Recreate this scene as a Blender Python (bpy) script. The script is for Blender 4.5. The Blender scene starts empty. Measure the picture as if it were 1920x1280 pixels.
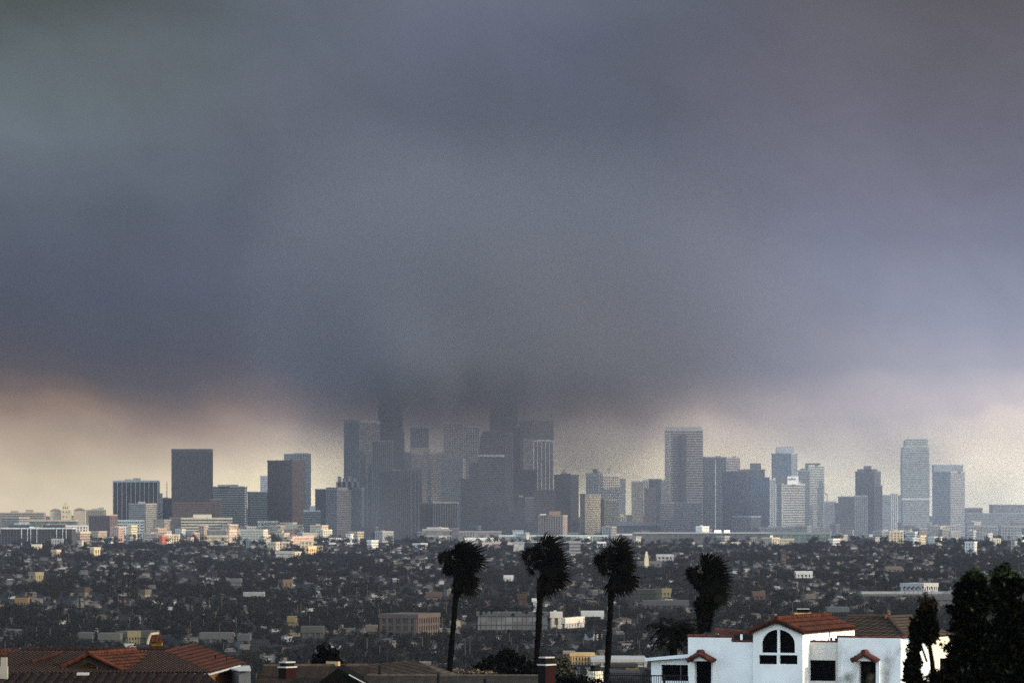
import bpy, bmesh, math, random
import numpy as np
from mathutils import Vector

R = random.Random(7)
scene = bpy.context.scene
COL = scene.collection
# ------------------------------------------------------------------ camera
F, CX, HY, CAMZ = 8400.0, 960.0, 945.0, 60.0      # long lens on a hillside sixty metres above the plain
cam_d = bpy.data.cameras.new('camera')
cam = bpy.data.objects.new('camera', cam_d); COL.objects.link(cam)
cam.location = (0, 0, CAMZ); cam.rotation_euler = (math.radians(90), 0, 0)
cam_d.sensor_width = 36; cam_d.lens = 36 * F / 1920
cam_d.shift_y = (HY - 640) / 1920
cam_d.clip_start = 1; cam_d.clip_end = 60000
cam_d.dof.use_dof = True; cam_d.dof.focus_distance = 480; cam_d.dof.aperture_fstop = 3.2
scene.camera = cam
# ------------------------------------------------------------------ light
SUN_EL, SUN_AZ = 17.0, 111.0          # azimuth clockwise from +Y (the view direction)
SUN_E, SKY_K, EXPO = 2.3, 0.15, 0.8
CLOUD_FILL = 0.85
HAZE_D, HAZE_C = 4.5e-5, (0.19, 0.215, 0.29)
SMOKE_D, SMOKE_C = 0.0100, (0.306, 0.340, 0.435)
AIR = np.array([0.10, 0.10, 0.12])   # light that the haze itself adds

def lin(c):
    return np.array([(x / 255 / 12.92) if x / 255 <= 0.04045 else ((x / 255 + 0.055) / 1.055) ** 2.4 for x in c])

se, sa = math.radians(SUN_EL), math.radians(SUN_AZ)
sun_dir = Vector((math.sin(sa) * math.cos(se), math.cos(sa) * math.cos(se), math.sin(se)))
sl = bpy.data.lights.new('sun', 'SUN'); sl.energy = SUN_E; sl.angle = math.radians(0.5); sl.color = (1.0, 0.80, 0.56)
so = bpy.data.objects.new('sun', sl); COL.objects.link(so)
so.rotation_euler = (-sun_dir).to_track_quat('-Z', 'Y').to_euler(); so.location = (300, -50, 200)

w = bpy.data.worlds.new('World'); scene.world = w; w.use_nodes = True
nt = w.node_tree; nt.nodes.clear(); N, L = nt.nodes, nt.links
def nd(t, **k):
    n = N.new(t)
    for a, b in k.items(): setattr(n, a, b)
    return n
def mth(op, a, b=None, c=None):
    n = nd('ShaderNodeMath', operation=op)
    for i, v in enumerate((a, b, c)):
        if v is None: continue
        if isinstance(v, (int, float)): n.inputs[i].default_value = v
        else: L.new(v, n.inputs[i])
    return n.outputs[0]
def sstep(x, a, b):
    n = nd('ShaderNodeMapRange', interpolation_type='SMOOTHSTEP')
    L.new(x, n.inputs[0]); n.inputs[1].default_value = a; n.inputs[2].default_value = b
    return n.outputs[0]
def mixc(f, a, b, mode='MIX'):
    n = nd('ShaderNodeMix', data_type='RGBA', blend_type=mode)
    for s, v in ((n.inputs[0], f), (n.inputs[6], a), (n.inputs[7], b)):
        if isinstance(v, (int, float)): s.default_value = v
        else: L.new(v, s)
    return n.outputs[2]
tc = nd('ShaderNodeTexCoord'); sx = nd('ShaderNodeSeparateXYZ'); L.new(tc.outputs['Generated'], sx.inputs[0])
yy = mth('MAXIMUM', sx.outputs[1], 0.05)
u = mth('DIVIDE', sx.outputs[0], yy); v = mth('DIVIDE', sx.outputs[2], yy)
cmb = nd('ShaderNodeCombineXYZ'); L.new(mth('MULTIPLY', u, 1.0), cmb.inputs[0]); L.new(mth('MULTIPLY_ADD', u, 0.35, mth('MULTIPLY', v, 1.25)), cmb.inputs[1])
def noise(scale, detail, off):
    n = nd('ShaderNodeTexNoise'); n.inputs['Scale'].default_value = scale; n.inputs['Detail'].default_value = detail
    n.inputs['Roughness'].default_value = 0.45
    m = nd('ShaderNodeVectorMath', operation='ADD'); L.new(cmb.outputs[0], m.inputs[0]); m.inputs[1].default_value = off
    L.new(m.outputs[0], n.inputs['Vector']); return n
n1 = noise(22, 2, (3.1, 0.4, 0)); n2 = noise(16, 3, (7.7, 2.2, 0)); n3 = noise(90, 4, (1.7, 5.2, 0)); n4 = noise(48, 7, (4.1, 9.3, 0)); n4.inputs['Distortion'].default_value = 1.2; n4.inputs['Roughness'].default_value = 0.6
def path_t(py):
    el = max((HY - py) / F, 1e-4)
    return math.exp(-HAZE_D * min(16500.0, 280.0 / el))
def ramp(stops):
    r = nd('ShaderNodeValToRGB'); e = r.color_ramp.elements
    while len(e) > 1: e.remove(e[-1])
    first = True
    for py, c, *gain in stops:
        t = path_t(py); col = np.maximum((lin(c) - (1 - t) * AIR) / t, 0.004) * (gain[0] if gain else 1)
        p = (HY - py) / 1000
        el = e[0] if first else e.new(p)
        el.position = p; el.color = (*col, 1); first = False
    r.color_ramp.interpolation = 'EASE' if False else 'LINEAR'
    L.new(svar, r.inputs[0]); return r.outputs[0]
s0 = mth('MULTIPLY', v, 8.4)
svar = mth('ADD', s0, mth('ADD', mth('MULTIPLY', mth('SUBTRACT', n1.outputs[0], 0.5), 0.13), mth('MULTIPLY', mth('SUBTRACT', n3.outputs[0], 0.5), 0.035)))
left = ramp([(945, (212, 196, 168)), (880, (198, 181, 154)), (825, (170, 150, 128)), (770, (132, 110, 96)), (735, (102, 87, 82)), (700, (80, 74, 78)), (660, (72, 72, 81)), (560, (72, 76, 91)), (400, (83, 90, 103)), (250, (100, 110, 118)), (100, (95, 105, 108)), (0, (80, 88, 88))])
mid = ramp([(945, (210, 200, 172), 1.75), (880, (198, 187, 163), 1.7), (830, (164, 152, 142), 1.5), (790, (134, 119, 115), 1.25), (745, (108, 98, 101), 1.1), (715, (94, 91, 101), 1.05), (680, (86, 86, 99)), (500, (93, 97, 113)), (350, (90, 93, 109)), (200, (91, 95, 111)), (60, (95, 100, 117)), (0, (98, 104, 119))])
right = ramp([(945, (230, 222, 205), 1.55), (880, (226, 214, 192), 1.5), (830, (206, 194, 182), 1.3), (780, (176, 169, 174), 1.15), (700, (156, 157, 171)), (600, (142, 144, 161)), (450, (122, 124, 143)), (300, (110, 111, 127)), (150, (104, 102, 113)), (0, (92, 89, 95))])
sm = mixc(sstep(u, (100 - CX) / F, (900 - CX) / F), left, mid)
sm = mixc(sstep(u, (1000 - CX) / F, (1860 - CX) / F), sm, right)
shade = mth('MULTIPLY_ADD', mth('ADD', mth('SUBTRACT', n2.outputs[0], 0.5), mth('MULTIPLY', mth('SUBTRACT', n4.outputs[0], 0.5), 0.45)), 0.50, 1.0)
shc = nd('ShaderNodeCombineColor')
tint = mth('MULTIPLY', mth('SUBTRACT', n1.outputs[0], 0.5), 0.10)
L.new(mth('SUBTRACT', shade, tint), shc.inputs[0]); L.new(shade, shc.inputs[1]); L.new(mth('ADD', shade, tint), shc.inputs[2])
sm = mixc(1.0, sm, shc.outputs[0], 'MULTIPLY')
sky = nd('ShaderNodeTexSky', sky_type='NISHITA'); sky.sun_disc = False
sky.sun_elevation = se; sky.sun_rotation = sa; sky.air_density = 1.3; sky.dust_density = 0.8
bg1 = nd('ShaderNodeBackground'); L.new(sky.outputs[0], bg1.inputs[0]); bg1.inputs[1].default_value = SKY_K
bg2 = nd('ShaderNodeBackground'); L.new(sm, bg2.inputs[0]); bg2.inputs[1].default_value = 2 ** -EXPO
# bright cloud layer added to the unseen rear sky to lighten shaded walls
nc = nd('ShaderNodeTexNoise'); nc.inputs['Scale'].default_value = 2.5; nc.inputs['Detail'].default_value = 5; L.new(tc.outputs['Generated'], nc.inputs['Vector'])
bg3 = nd('ShaderNodeBackground'); bg3.inputs[0].default_value = (0.80, 0.92, 1.0, 1)
L.new(mth('MULTIPLY', sstep(nc.outputs[0], 0.25, 0.75), CLOUD_FILL), bg3.inputs[1])
ad = nd('ShaderNodeAddShader'); L.new(bg1.outputs[0], ad.inputs[0]); L.new(bg3.outputs[0], ad.inputs[1])
ms = nd('ShaderNodeMixShader'); L.new(sstep(sx.outputs[1], 0.35, 0.9), ms.inputs[0])
L.new(ad.outputs[0], ms.inputs[1]); L.new(bg2.outputs[0], ms.inputs[2])
out = nd('ShaderNodeOutputWorld'); L.new(ms.outputs[0], out.inputs[0])

vs = scene.view_settings
vs.view_transform = 'Standard'; vs.look = 'None'; vs.gamma = 1; vs.use_curve_mapping = False; vs.exposure = EXPO
cy = scene.cycles
cy.max_bounces = 4; cy.diffuse_bounces = 2; cy.glossy_bounces = 2; cy.transmission_bounces = 2; cy.volume_bounces = 0; cy.transparent_max_bounces = 8
cy.use_denoising = False
# ------------------------------------------------------------------ materials
MATS = {}
def mat(key, col, rough=0.85, spec=0.3, var=0.15, scale=0.4, kind='noise', metal=0.0, bump=0.0, col2=None):
    if key in MATS: return MATS[key]
    m = bpy.data.materials.new(key); m.use_nodes = True
    t = m.node_tree; b = t.nodes['Principled BSDF']
    b.inputs['Roughness'].default_value = rough; b.inputs['Metallic'].default_value = metal
    b.inputs['Specular IOR Level'].default_value = spec
    tcn = t.nodes.new('ShaderNodeTexCoord')
    if kind == 'cell':
        sn = t.nodes.new('ShaderNodeVectorMath'); sn.operation = 'SNAP'; sn.inputs[1].default_value = (scale, scale, scale)
        t.links.new(tcn.outputs['Object'], sn.inputs[0])
        tx = t.nodes.new('ShaderNodeTexWhiteNoise'); t.links.new(sn.outputs[0], tx.inputs['Vector']); f = tx.outputs['Value']
    else:
        tx = t.nodes.new('ShaderNodeTexNoise'); tx.inputs['Scale'].default_value = scale; tx.inputs['Detail'].default_value = 5
        tx.inputs['Roughness'].default_value = 0.6
        t.links.new(tcn.outputs['Object'], tx.inputs['Vector']); f = tx.outputs['Fac']
    rp = t.nodes.new('ShaderNodeValToRGB'); t.links.new(f, rp.inputs[0])
    lo, hi = (0.0, 1.0) if kind == 'cell' else (0.3, 0.7)
    c1 = tuple(min(1, x * (1 - var)) for x in col); c2 = tuple(min(1, x * (1 + var)) for x in (col2 or col))
    rp.color_ramp.elements[0].position = lo; rp.color_ramp.elements[0].color = (*c1, 1)
    rp.color_ramp.elements[1].position = hi; rp.color_ramp.elements[1].color = (*c2, 1)
    t.links.new(rp.outputs[0], b.inputs['Base Color'])
    if bump:
        bn = t.nodes.new('ShaderNodeBump'); bn.inputs['Strength'].default_value = bump; bn.inputs['Distance'].default_value = 0.05
        t.links.new(f, bn.inputs['Height']); t.links.new(bn.outputs[0], b.inputs['Normal'])
    MATS[key] = m; return m
def wallm(c):    # painted or concrete wall, c is 0..1 albedo triple
    return mat('wall %.2f %.2f %.2f' % c, c, 0.9, 0.2, 0.10, 0.15)
def glassm(c):
    return mat('glazing %.3f %.3f %.3f' % c, c, 0.35, 0.35, 0.35, 4.0, 'cell')

# ------------------------------------------------------------------ mesh building
def P(px, py, d): return ((px - CX) * d / F, d, CAMZ + (HY - py) * d / F)
def wx(px, d): return (px - CX) * d / F
def wz(py, d): return CAMZ + (HY - py) * d / F

class MB:
    def __init__(s): s.v = []; s.f = []; s.mi = []
    def vert(s, *ps):
        n = len(s.v); s.v += [tuple(p) for p in ps]; return n
    def face(s, *ps, m=0):
        n = s.vert(*ps); s.f.append(tuple(range(n, n + len(ps)))); s.mi.append(m)
    def prism(s, poly, z0, z1, cap=True, bottom=False, m=0):
        k = len(poly); n = s.vert(*[(x, y, z0) for x, y in poly], *[(x, y, z1) for x, y in poly])
        for i in range(k):
            j = (i + 1) % k; s.f.append((n + i, n + j, n + k + j, n + k + i)); s.mi.append(m)
        if cap: s.f.append(tuple(n + k + i for i in range(k))); s.mi.append(m)
        if bottom: s.f.append(tuple(n + k - 1 - i for i in range(k))); s.mi.append(m)
    def loft(s, polys, zs, cap=True):
        k = len(polys[0]); n = len(s.v)
        for po, z in zip(polys, zs): s.vert(*[(x, y, z) for x, y in po])
        for r in range(len(zs) - 1):
            for i in range(k):
                j = (i + 1) % k; a = n + r * k
                s.f.append((a + i, a + j, a + k + j, a + k + i)); s.mi.append(0)
        if cap: s.f.append(tuple(n + (len(zs) - 1) * k + i for i in range(k))); s.mi.append(0)
    def box(s, x0, x1, y0, y1, z0, z1, m=0):
        s.prism([(x0, y0), (x1, y0), (x1, y1), (x0, y1)], z0, z1, True, True, m)
    def tube(s, pts, rad, n=8, cap=True):
        base = len(s.v); pts = [Vector(p) for p in pts]
        for i, p in enumerate(pts):
            d = (pts[min(i + 1, len(pts) - 1)] - pts[max(i - 1, 0)]).normalized()
            a = d.orthogonal() if abs(d.z) < 0.9 else d.cross(Vector((0, 1, 0)))
            a = a.normalized(); b = d.cross(a)
            r = rad[i] if isinstance(rad, (list, tuple)) else rad
            for k in range(n):
                t = 2 * math.pi * k / n; s.v.append(tuple(p + a * (r * math.cos(t)) + b * (r * math.sin(t))))
        for i in range(len(pts) - 1):
            for k in range(n):
                j = (k + 1) % n; q = base + i * n
                s.f.append((q + k, q + j, q + n + j, q + n + k)); s.mi.append(0)
        if cap:
            q = base + (len(pts) - 1) * n; s.f.append(tuple(q + k for k in range(n))); s.mi.append(0)
            s.f.append(tuple(base + n - 1 - k for k in range(n))); s.mi.append(0)
    def mesh(s, name, off=(0, 0, 0)):
        me = bpy.data.meshes.new(name)
        a = np.array(s.v, dtype=np.float64).reshape(-1, 3) - np.array(off)
        me.from_pydata(a.tolist(), [], s.f)
        if any(s.mi): me.polygons.foreach_set('material_index', s.mi)
        me.update(); return me
    def build(s, name, m, parent=None, local=False):
        off = (0, 0, 0)
        if parent is not None and not local:
            o = Vector((0, 0, 0)); p = parent
            while p: o += p.location; p = p.parent
            off = o
        ob = bpy.data.objects.new(name, s.mesh(name, off)); COL.objects.link(ob)
        for q in (m if isinstance(m, (list, tuple)) else [m]): ob.data.materials.append(q)
        if parent is not None: ob.parent = parent
        return ob
def tag(o, label=None, cat=None, group=None, kind=None):
    for k, x in (('label', label), ('category', cat), ('group', group), ('kind', kind)):
        if x: o[k] = x
    return o
def thing(name, label, cat, loc, group=None, rz=0):
    o = bpy.data.objects.new(name, None); COL.objects.link(o); o.location = loc; o.rotation_euler.z = rz
    o.empty_display_size = 1
    return tag(o, label, cat, group)
def copy_tree(o, parent=None):
    c = o.copy(); COL.objects.link(c)
    if parent is not None: c.parent = parent
    for ch in list(o.children): copy_tree(ch, c)
    return c
def offset_poly(poly, t):
    k = len(poly); res = []
    ar = sum(poly[i][0] * poly[(i + 1) % k][1] - poly[(i + 1) % k][0] * poly[i][1] for i in range(k))
    sg = 1 if ar > 0 else -1
    for i in range(k):
        p0, p1, p2 = (np.array(poly[(i + j) % k]) for j in (-1, 0, 1))
        d1 = (p1 - p0) / np.linalg.norm(p1 - p0); d2 = (p2 - p1) / np.linalg.norm(p2 - p1)
        n1 = np.array([d1[1], -d1[0]]) * sg; n2 = np.array([d2[1], -d2[0]]) * sg
        b = (n1 + n2); b /= max(1e-6, b.dot(n1)); res.append(tuple(p1 + b * t))
    return res
def bands(mb, poly, z0, z1, fh, bh, t):
    po = offset_poly(poly, t); k = len(poly); z = z1 - bh
    while z > z0:
        n = mb.vert(*[(x, y, z) for x, y in po], *[(x, y, z + bh) for x, y in po], *[(x, y, z) for x, y in poly], *[(x, y, z + bh) for x, y in poly])
        for i in range(k):
            j = (i + 1) % k
            mb.f += [(n + i, n + j, n + k + j, n + k + i), (n + k + i, n + k + j, n + 3 * k + j, n + 3 * k + i), (n + 2 * k + i, n + 2 * k + j, n + j, n + i)]; mb.mi += [0] * 3
        z -= fh
def fins(mb, poly, z0, z1, ms, mw, t):
    k = len(poly)
    ar = sum(poly[i][0] * poly[(i + 1) % k][1] - poly[(i + 1) % k][0] * poly[i][1] for i in range(k)); sg = 1 if ar > 0 else -1
    for i in range(k):
        p, q = np.array(poly[i]), np.array(poly[(i + 1) % k]); ln = np.linalg.norm(q - p)
        if ln < 2: continue
        d = (q - p) / ln; nn = np.array([d[1], -d[0]]) * sg; c = max(1, round(ln / ms))
        for j in range(c + 1):
            s = j * ln / c; s = min(max(s, mw / 2), ln - mw / 2)
            a = p + d * (s - mw / 2); b = p + d * (s + mw / 2)
            mb.prism([tuple(a + nn * t), tuple(b + nn * t), tuple(b), tuple(a)] if sg > 0 else [tuple(a), tuple(b), tuple(b + nn * t), tuple(a + nn * t)], z0, z1)
def foot(x0, x1, d, edge=None, k=0.55, dep=None):
    X0, X1 = wx(x0, d), wx(x1, d)
    if edge is None:
        dp = dep or min(40, max(12, (X1 - X0) * 0.7)); return [(X0, d), (X1, d), (X1, d + dp), (X0, d + dp)]
    E = wx(edge, d); w1, w2 = E - X0, X1 - E
    A = np.array((X0, d + k * w1)); B = np.array((E, d)); C = np.array((X1, d + w2 / k))
    # keep the far corner on its sight line
    C[0] = wx(x1, C[1]); A[0] = wx(x0, A[1])
    return [tuple(A), tuple(B), tuple(C), tuple(A + C - B)]
def tower(name, label, x0, x1, yt, d, st, glass, frame, edge=None, k=0.55, dep=None, tops=(), topc=None, cat='tower', group=None, z0=0.0, par=2.0, wally=None, capc=None):
    """st = (floor height, band height, fin spacing, fin width); zero switches a member off"""
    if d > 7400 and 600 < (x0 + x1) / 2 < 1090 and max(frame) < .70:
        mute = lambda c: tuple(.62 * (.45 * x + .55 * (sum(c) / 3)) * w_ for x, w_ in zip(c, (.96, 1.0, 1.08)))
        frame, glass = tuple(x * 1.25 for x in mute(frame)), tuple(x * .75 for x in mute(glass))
    fp = foot(x0, x1, d, edge, k, dep); zt = wz(yt, d); cx = sum(p[0] for p in fp) / 4; cyy = sum(p[1] for p in fp) / 4
    root = thing(name, label, cat, (cx, cyy, z0), group)
    mb = MB(); mb.prism(fp, z0, zt); mb.build('glazing' if st[1] or st[3] else 'wall', glassm(glass), root)
    if st[1]:
        b = MB(); bands(b, fp, z0, zt - 0.3, st[0], st[1], 0.35); b.build('floor_bands', wallm(frame), root)
    if st[3]:
        b = MB(); fins(b, fp, z0, zt - 0.1, st[2], st[3], 0.6); b.build('facade_fins', wallm(frame), root)
    if par:
        b = MB(); po = offset_poly(fp, 0.75); b.prism(po, zt - par, zt + 0.8); b.build('parapet', wallm(capc or frame), root)
    for tp in tops:
        a, c, y = tp[:3]; dd = d + (fp[3][1] - d) * 0.35; ww = wx(c, dd) - wx(a, dd)
        b = MB(); b.box(wx(a, dd), wx(c, dd), dd, dd + max(4, min(ww * 0.7, (fp[3][1] - dd) * 0.8)), zt + 0.8, wz(y, dd))
        b.build('roof_plant', wallm(tp[3] if len(tp) > 3 else (topc or frame)), root)
    return root, fp, zt
# ------------------------------------------------------------------ ground
def gz(d):
    pts = [(-400, 62), (-20, 58.2), (12, 58.0), (30, 56.6), (60, 54.5), (100, 52.2), (200, 46.5), (245, 45.3), (330, 43.5), (420, 38), (700, 14), (950, 2), (1150, 0), (16400, 0)]
    for (a, za), (b, zb) in zip(pts, pts[1:]):
        if a <= d <= b:
            t = (d - a) / (b - a); return za + (zb - za) * t
    return 0
mb = MB(); ys = [-400, -20, 12, 30, 60, 100, 150, 200, 245, 290, 330, 420, 560, 700, 830, 950, 1150, 1600, 2400, 4000, 8000, 16400]
xs = [-2900, -1500, -700, -300, -120, -50, -20, 0, 20, 50, 120, 300, 700, 1500, 2900]
for y in ys:
    for x in xs: mb.v.append((x, y, gz(y)))
for i in range(len(ys) - 1):
    for j in range(len(xs) - 1):
        a = i * len(xs) + j; mb.f.append((a, a + 1, a + len(xs) + 1, a + len(xs))); mb.mi.append(0)
g = mb.build('ground', mat('dry ground', (0.009, 0.0088, 0.0085), 0.95, 0.1, 0.9, 0.06)); tag(g, kind='structure')
# far low ridge
mb = MB(); n = 90; rr = random.Random(3)
hs = [max(10, 26 + 22 * math.sin(i * 0.21 + 1) + 10 * math.sin(i * 0.53) + rr.uniform(-5, 5)) for i in range(n)]
for i in range(n):
    x = -2400 + 4800 * i / (n - 1); mb.v += [(x, 15300, -0.5), (x, 15700, hs[i]), (x, 16300, -0.5)]
for i in range(n - 1):
    for r in range(2): mb.f.append((i * 3 + r, i * 3 + 3 + r, i * 3 + 4 + r, i * 3 + 1 + r)); mb.mi.append(0)
tag(mb.build('hills', mat('far ridge', (0.10, 0.095, 0.085), 0.95, 0.1, 0.3, 0.01)), kind='structure')
# ------------------------------------------------------------------ haze and smoke
def vol(key, dens, col, aniso=0.0):
    m = bpy.data.materials.new(key); m.use_nodes = True; t = m.node_tree; t.nodes.clear()
    o = t.nodes.new('ShaderNodeOutputMaterial'); p = t.nodes.new('ShaderNodeVolumePrincipled')
    p.inputs['Color'].default_value = (*col, 1); p.inputs['Density'].default_value = dens; p.inputs['Anisotropy'].default_value = aniso
    t.links.new(p.outputs[0], o.inputs['Volume']); return m
mb = MB(); mb.box(-2950, 2950, -450, 16450, -1.5, 345)
tag(mb.build('haze', vol('thin haze', HAZE_D, HAZE_C)), 'thin grey haze filling the air over the whole city', 'haze', kind='stuff')
def sm01(x, a, b):
    t = min(1, max(0, (x - a) / (b - a))); return t * t * (3 - 2 * t)
nx, nz = 130, 90; front = []; back = []
rr = random.Random(11); ph = [rr.uniform(0, 6.28) for _ in range(8)]
for i in range(nx + 1):
    px = 420 + (2040 - 420) * i / nx; x = wx(px, 7450)
    und = 8 * math.sin(px / 75 + ph[0]) + 6 * math.sin(px / 31 + ph[1]) + 4 * math.sin(px / 14 + ph[6]); ax = sm01(px, 425, 800) * (1 - sm01(px, 900, 1560))
    low_ = sm01(px, 520, 760) * (1 - .6 * sm01(px, 1000, 1400)) * (1 - sm01(px, 1850, 2040))
    for j in range(nz + 1):
        tz = j / nz; z = 1 + 735 * tz ** 1.25
        up = .17 * sm01(z, 55, 170) + .30 * sm01(z, 135 + und, 235 + und) + .53 * sm01(z, 178 + und, 305 + und)
        h = 0.1 + 195 * ax * up * (1 - sm01(z, 255, 736)) ** 1.3 * (1 + 0.10 * math.sin(px / 90 + z / 110 + ph[2]) * math.sin(z / 90 + px / 160 + ph[3])) + 52 * low_ * (1 - sm01(z, 120, 230)) * (1 + .35 * math.sin(px / 47 + ph[4]) * math.sin(z / 33 + ph[5]))
        front.append((x, 7450 - h, z)); back.append((x, 7450 + h, z))
mb = MB(); mb.v = front + back; q = len(front); W = nz + 1
for i in range(nx):
    for j in range(nz):
        a = i * W + j; mb.f.append((a, a + W, a + W + 1, a + 1)); mb.f.append((q + a, q + a + 1, q + a + W + 1, q + a + W))
for i in range(nx):
    a = i * W; mb.f.append((a, q + a, q + a + W, a + W)); a += nz; mb.f.append((a, a + W, q + a + W, q + a))
for j in range(nz):
    a = j; mb.f.append((a, a + 1, q + a + 1, q + a)); a = nx * W + j; mb.f.append((a, q + a, q + a + 1, a + 1))
mb.mi = [0] * len(mb.f)
tag(mb.build('smoke', vol('drifting smoke', SMOKE_D, SMOKE_C)), 'dark smoke bank swallowing the tops of the central towers', 'smoke', kind='stuff')
nx, nz = 40, 24; front = []; back = []
for i in range(nx + 1):
    px = 1180 + (2080 - 1180) * i / nx; x = wx(px, 7250); ax = sm01(px, 1180, 1560) * (1 - sm01(px, 1950, 2080))
    for j in range(nz + 1):
        z = 1 + 260 * (j / nz) ** 1.3; h = 0.3 + 60 * ax * (1 - sm01(z, 70, 258)) * (1 + .25 * math.sin(px / 50 + ph[6]) * math.sin(z / 40 + ph[7]))
        front.append((x, 7250 - h, z)); back.append((x, 7250 + h, z))
mb = MB(); mb.v = front + back; q = len(front); W = nz + 1
for i in range(nx):
    for j in range(nz):
        a = i * W + j; mb.f.append((a, a + W, a + W + 1, a + 1)); mb.f.append((q + a, q + a + 1, q + a + W + 1, q + a + W))
for i in range(nx):
    a = i * W; mb.f.append((a, q + a, q + a + W, a + W)); a += nz; mb.f.append((a, a + W, q + a + W, q + a))
for j in range(nz):
    a = j; mb.f.append((a, a + 1, q + a + 1, q + a)); a = nx * W + j; mb.f.append((a, q + a, q + a + 1, a + 1))
mb.mi = [0] * len(mb.f)
tag(mb.build('smoke', vol('pale low haze', 0.0024, (0.56, 0.68, 0.84))), 'pale thin haze lying low before the bright side towers', 'smoke', kind='stuff')  # low sunlit haze on the right, modelled as its own paler volume
# ------------------------------------------------------------------ skyline
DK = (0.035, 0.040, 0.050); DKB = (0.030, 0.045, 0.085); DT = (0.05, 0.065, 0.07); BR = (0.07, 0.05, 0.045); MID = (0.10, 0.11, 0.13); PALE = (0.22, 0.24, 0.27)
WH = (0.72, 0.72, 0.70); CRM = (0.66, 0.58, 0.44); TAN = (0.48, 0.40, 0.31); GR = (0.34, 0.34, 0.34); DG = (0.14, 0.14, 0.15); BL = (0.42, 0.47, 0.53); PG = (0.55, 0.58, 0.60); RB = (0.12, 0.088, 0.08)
OT, AT = 'office_tower', 'apartment_tower'
# western cluster
tower(OT, 'broad charcoal slab tower, tallest of the dark blocks before the warm glow', 322, 396, 842, 8300, (3.9, .7, 5, .5), DK, (0.055, 0.058, 0.065), dep=40, par=5)
tower(OT, 'dark office block striped by tall white vertical fins, pale plant boxes on its roof', 212, 296, 901, 8350, (3.9, 0, 8.2, .8), (0.028, 0.03, 0.035), (0.50, 0.50, 0.49), dep=45, par=2.5, tops=[(234, 247, 898, TAN), (249, 263, 896, GR)])
tower(OT, 'narrow pale end wall beside the white finned dark office block', 297, 304, 925, 8360, (3.9, .5, 0, 0), GR, PG, par=1)
tower(OT, 'white gridded mid rise block in front of the white finned dark office', 242, 293, 944, 8250, (3.7, 1.7, 3.6, .7), (0.07, 0.07, 0.07), (0.34, 0.33, 0.31), edge=274, k=.8, tops=[(259, 272, 940)])
tower(OT, 'low dark blue block between the finned office and the charcoal slab', 304, 325, 934, 8420, (3.9, .6, 0, 0), DKB, DG, tops=[(306, 315, 932)])
tower(OT, 'reddish brown brick block at the foot of the charcoal slab tower', 324, 394, 942, 8160, (3.8, 1.6, 0, 0), BR, RB, par=1.5)
tower(OT, 'dark brown block with lined floors tucked beside the red brown brick block', 394, 413, 936, 8170, (3.8, 1.6, 0, 0), DK, (0.14, 0.11, 0.10))
tower(OT, 'grey white ribbon windowed block just beyond the charcoal slab tower', 396, 463, 912, 8400, (4.2, 1.9, 0, 0), (0.06, 0.062, 0.06), (0.36, 0.365, 0.35), edge=459, k=.6, tops=[(408, 446, 908)])
tower(OT, 'teal grey block with level bands next to the maroon topped dark tower', 464, 504, 922, 8420, (4.2, 1.6, 0, 0), DT, (0.26, 0.29, 0.29))
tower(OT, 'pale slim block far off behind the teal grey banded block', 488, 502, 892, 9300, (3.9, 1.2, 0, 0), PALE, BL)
tower(OT, 'maroon brown dark tower with a red tinged side, standing alone', 502, 571, 863, 8300, (3.9, .6, 4, .4), (0.05, 0.043, 0.045), (0.07, 0.058, 0.06), edge=548, k=.9, par=3)
tower(OT, 'pale gridded tower half hidden behind the maroon brown tower', 533, 581, 851, 8700, (4.4, 1.9, 5.2, 1.6), DG, (.32, .32, .32), tops=[(551, 578, 849)])
tower('low_rise_block', 'low grey block with a pale flat roof, right of the maroon brown tower', 570, 600, 957, 7500, (4, 1, 0, 0), DT, GR, capc=PG, tops=[(581, 591, 948, PG)])
tower(OT, 'narrow navy side wall leaning on the stone tower with the notched crown', 591, 612, 917, 8000, (4, .5, 0, 0), (0.03, 0.04, 0.06), DG)
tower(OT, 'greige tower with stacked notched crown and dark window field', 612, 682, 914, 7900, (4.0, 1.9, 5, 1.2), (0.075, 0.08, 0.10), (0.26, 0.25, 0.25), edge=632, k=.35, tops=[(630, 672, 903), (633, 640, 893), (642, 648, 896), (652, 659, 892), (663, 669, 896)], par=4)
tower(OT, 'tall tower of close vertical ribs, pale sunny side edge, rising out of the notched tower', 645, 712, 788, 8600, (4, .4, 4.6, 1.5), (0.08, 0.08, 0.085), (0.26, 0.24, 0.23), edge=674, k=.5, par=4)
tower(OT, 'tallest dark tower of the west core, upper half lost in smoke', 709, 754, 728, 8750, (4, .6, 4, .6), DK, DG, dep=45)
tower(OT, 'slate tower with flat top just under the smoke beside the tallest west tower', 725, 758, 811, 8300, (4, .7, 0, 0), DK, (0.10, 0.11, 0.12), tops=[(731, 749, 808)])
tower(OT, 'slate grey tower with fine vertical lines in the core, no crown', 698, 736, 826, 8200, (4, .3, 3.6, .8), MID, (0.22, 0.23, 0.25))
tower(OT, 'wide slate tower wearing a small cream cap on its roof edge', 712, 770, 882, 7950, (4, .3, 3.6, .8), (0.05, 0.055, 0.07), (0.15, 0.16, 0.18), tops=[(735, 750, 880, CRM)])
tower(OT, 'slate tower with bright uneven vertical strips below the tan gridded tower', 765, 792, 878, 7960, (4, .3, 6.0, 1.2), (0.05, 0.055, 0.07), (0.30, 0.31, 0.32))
tower(OT, 'small square topped block barely showing through the smoke', 770, 803, 801, 9100, (4, .5, 4, .6), MID, GR, dep=30)
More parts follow.
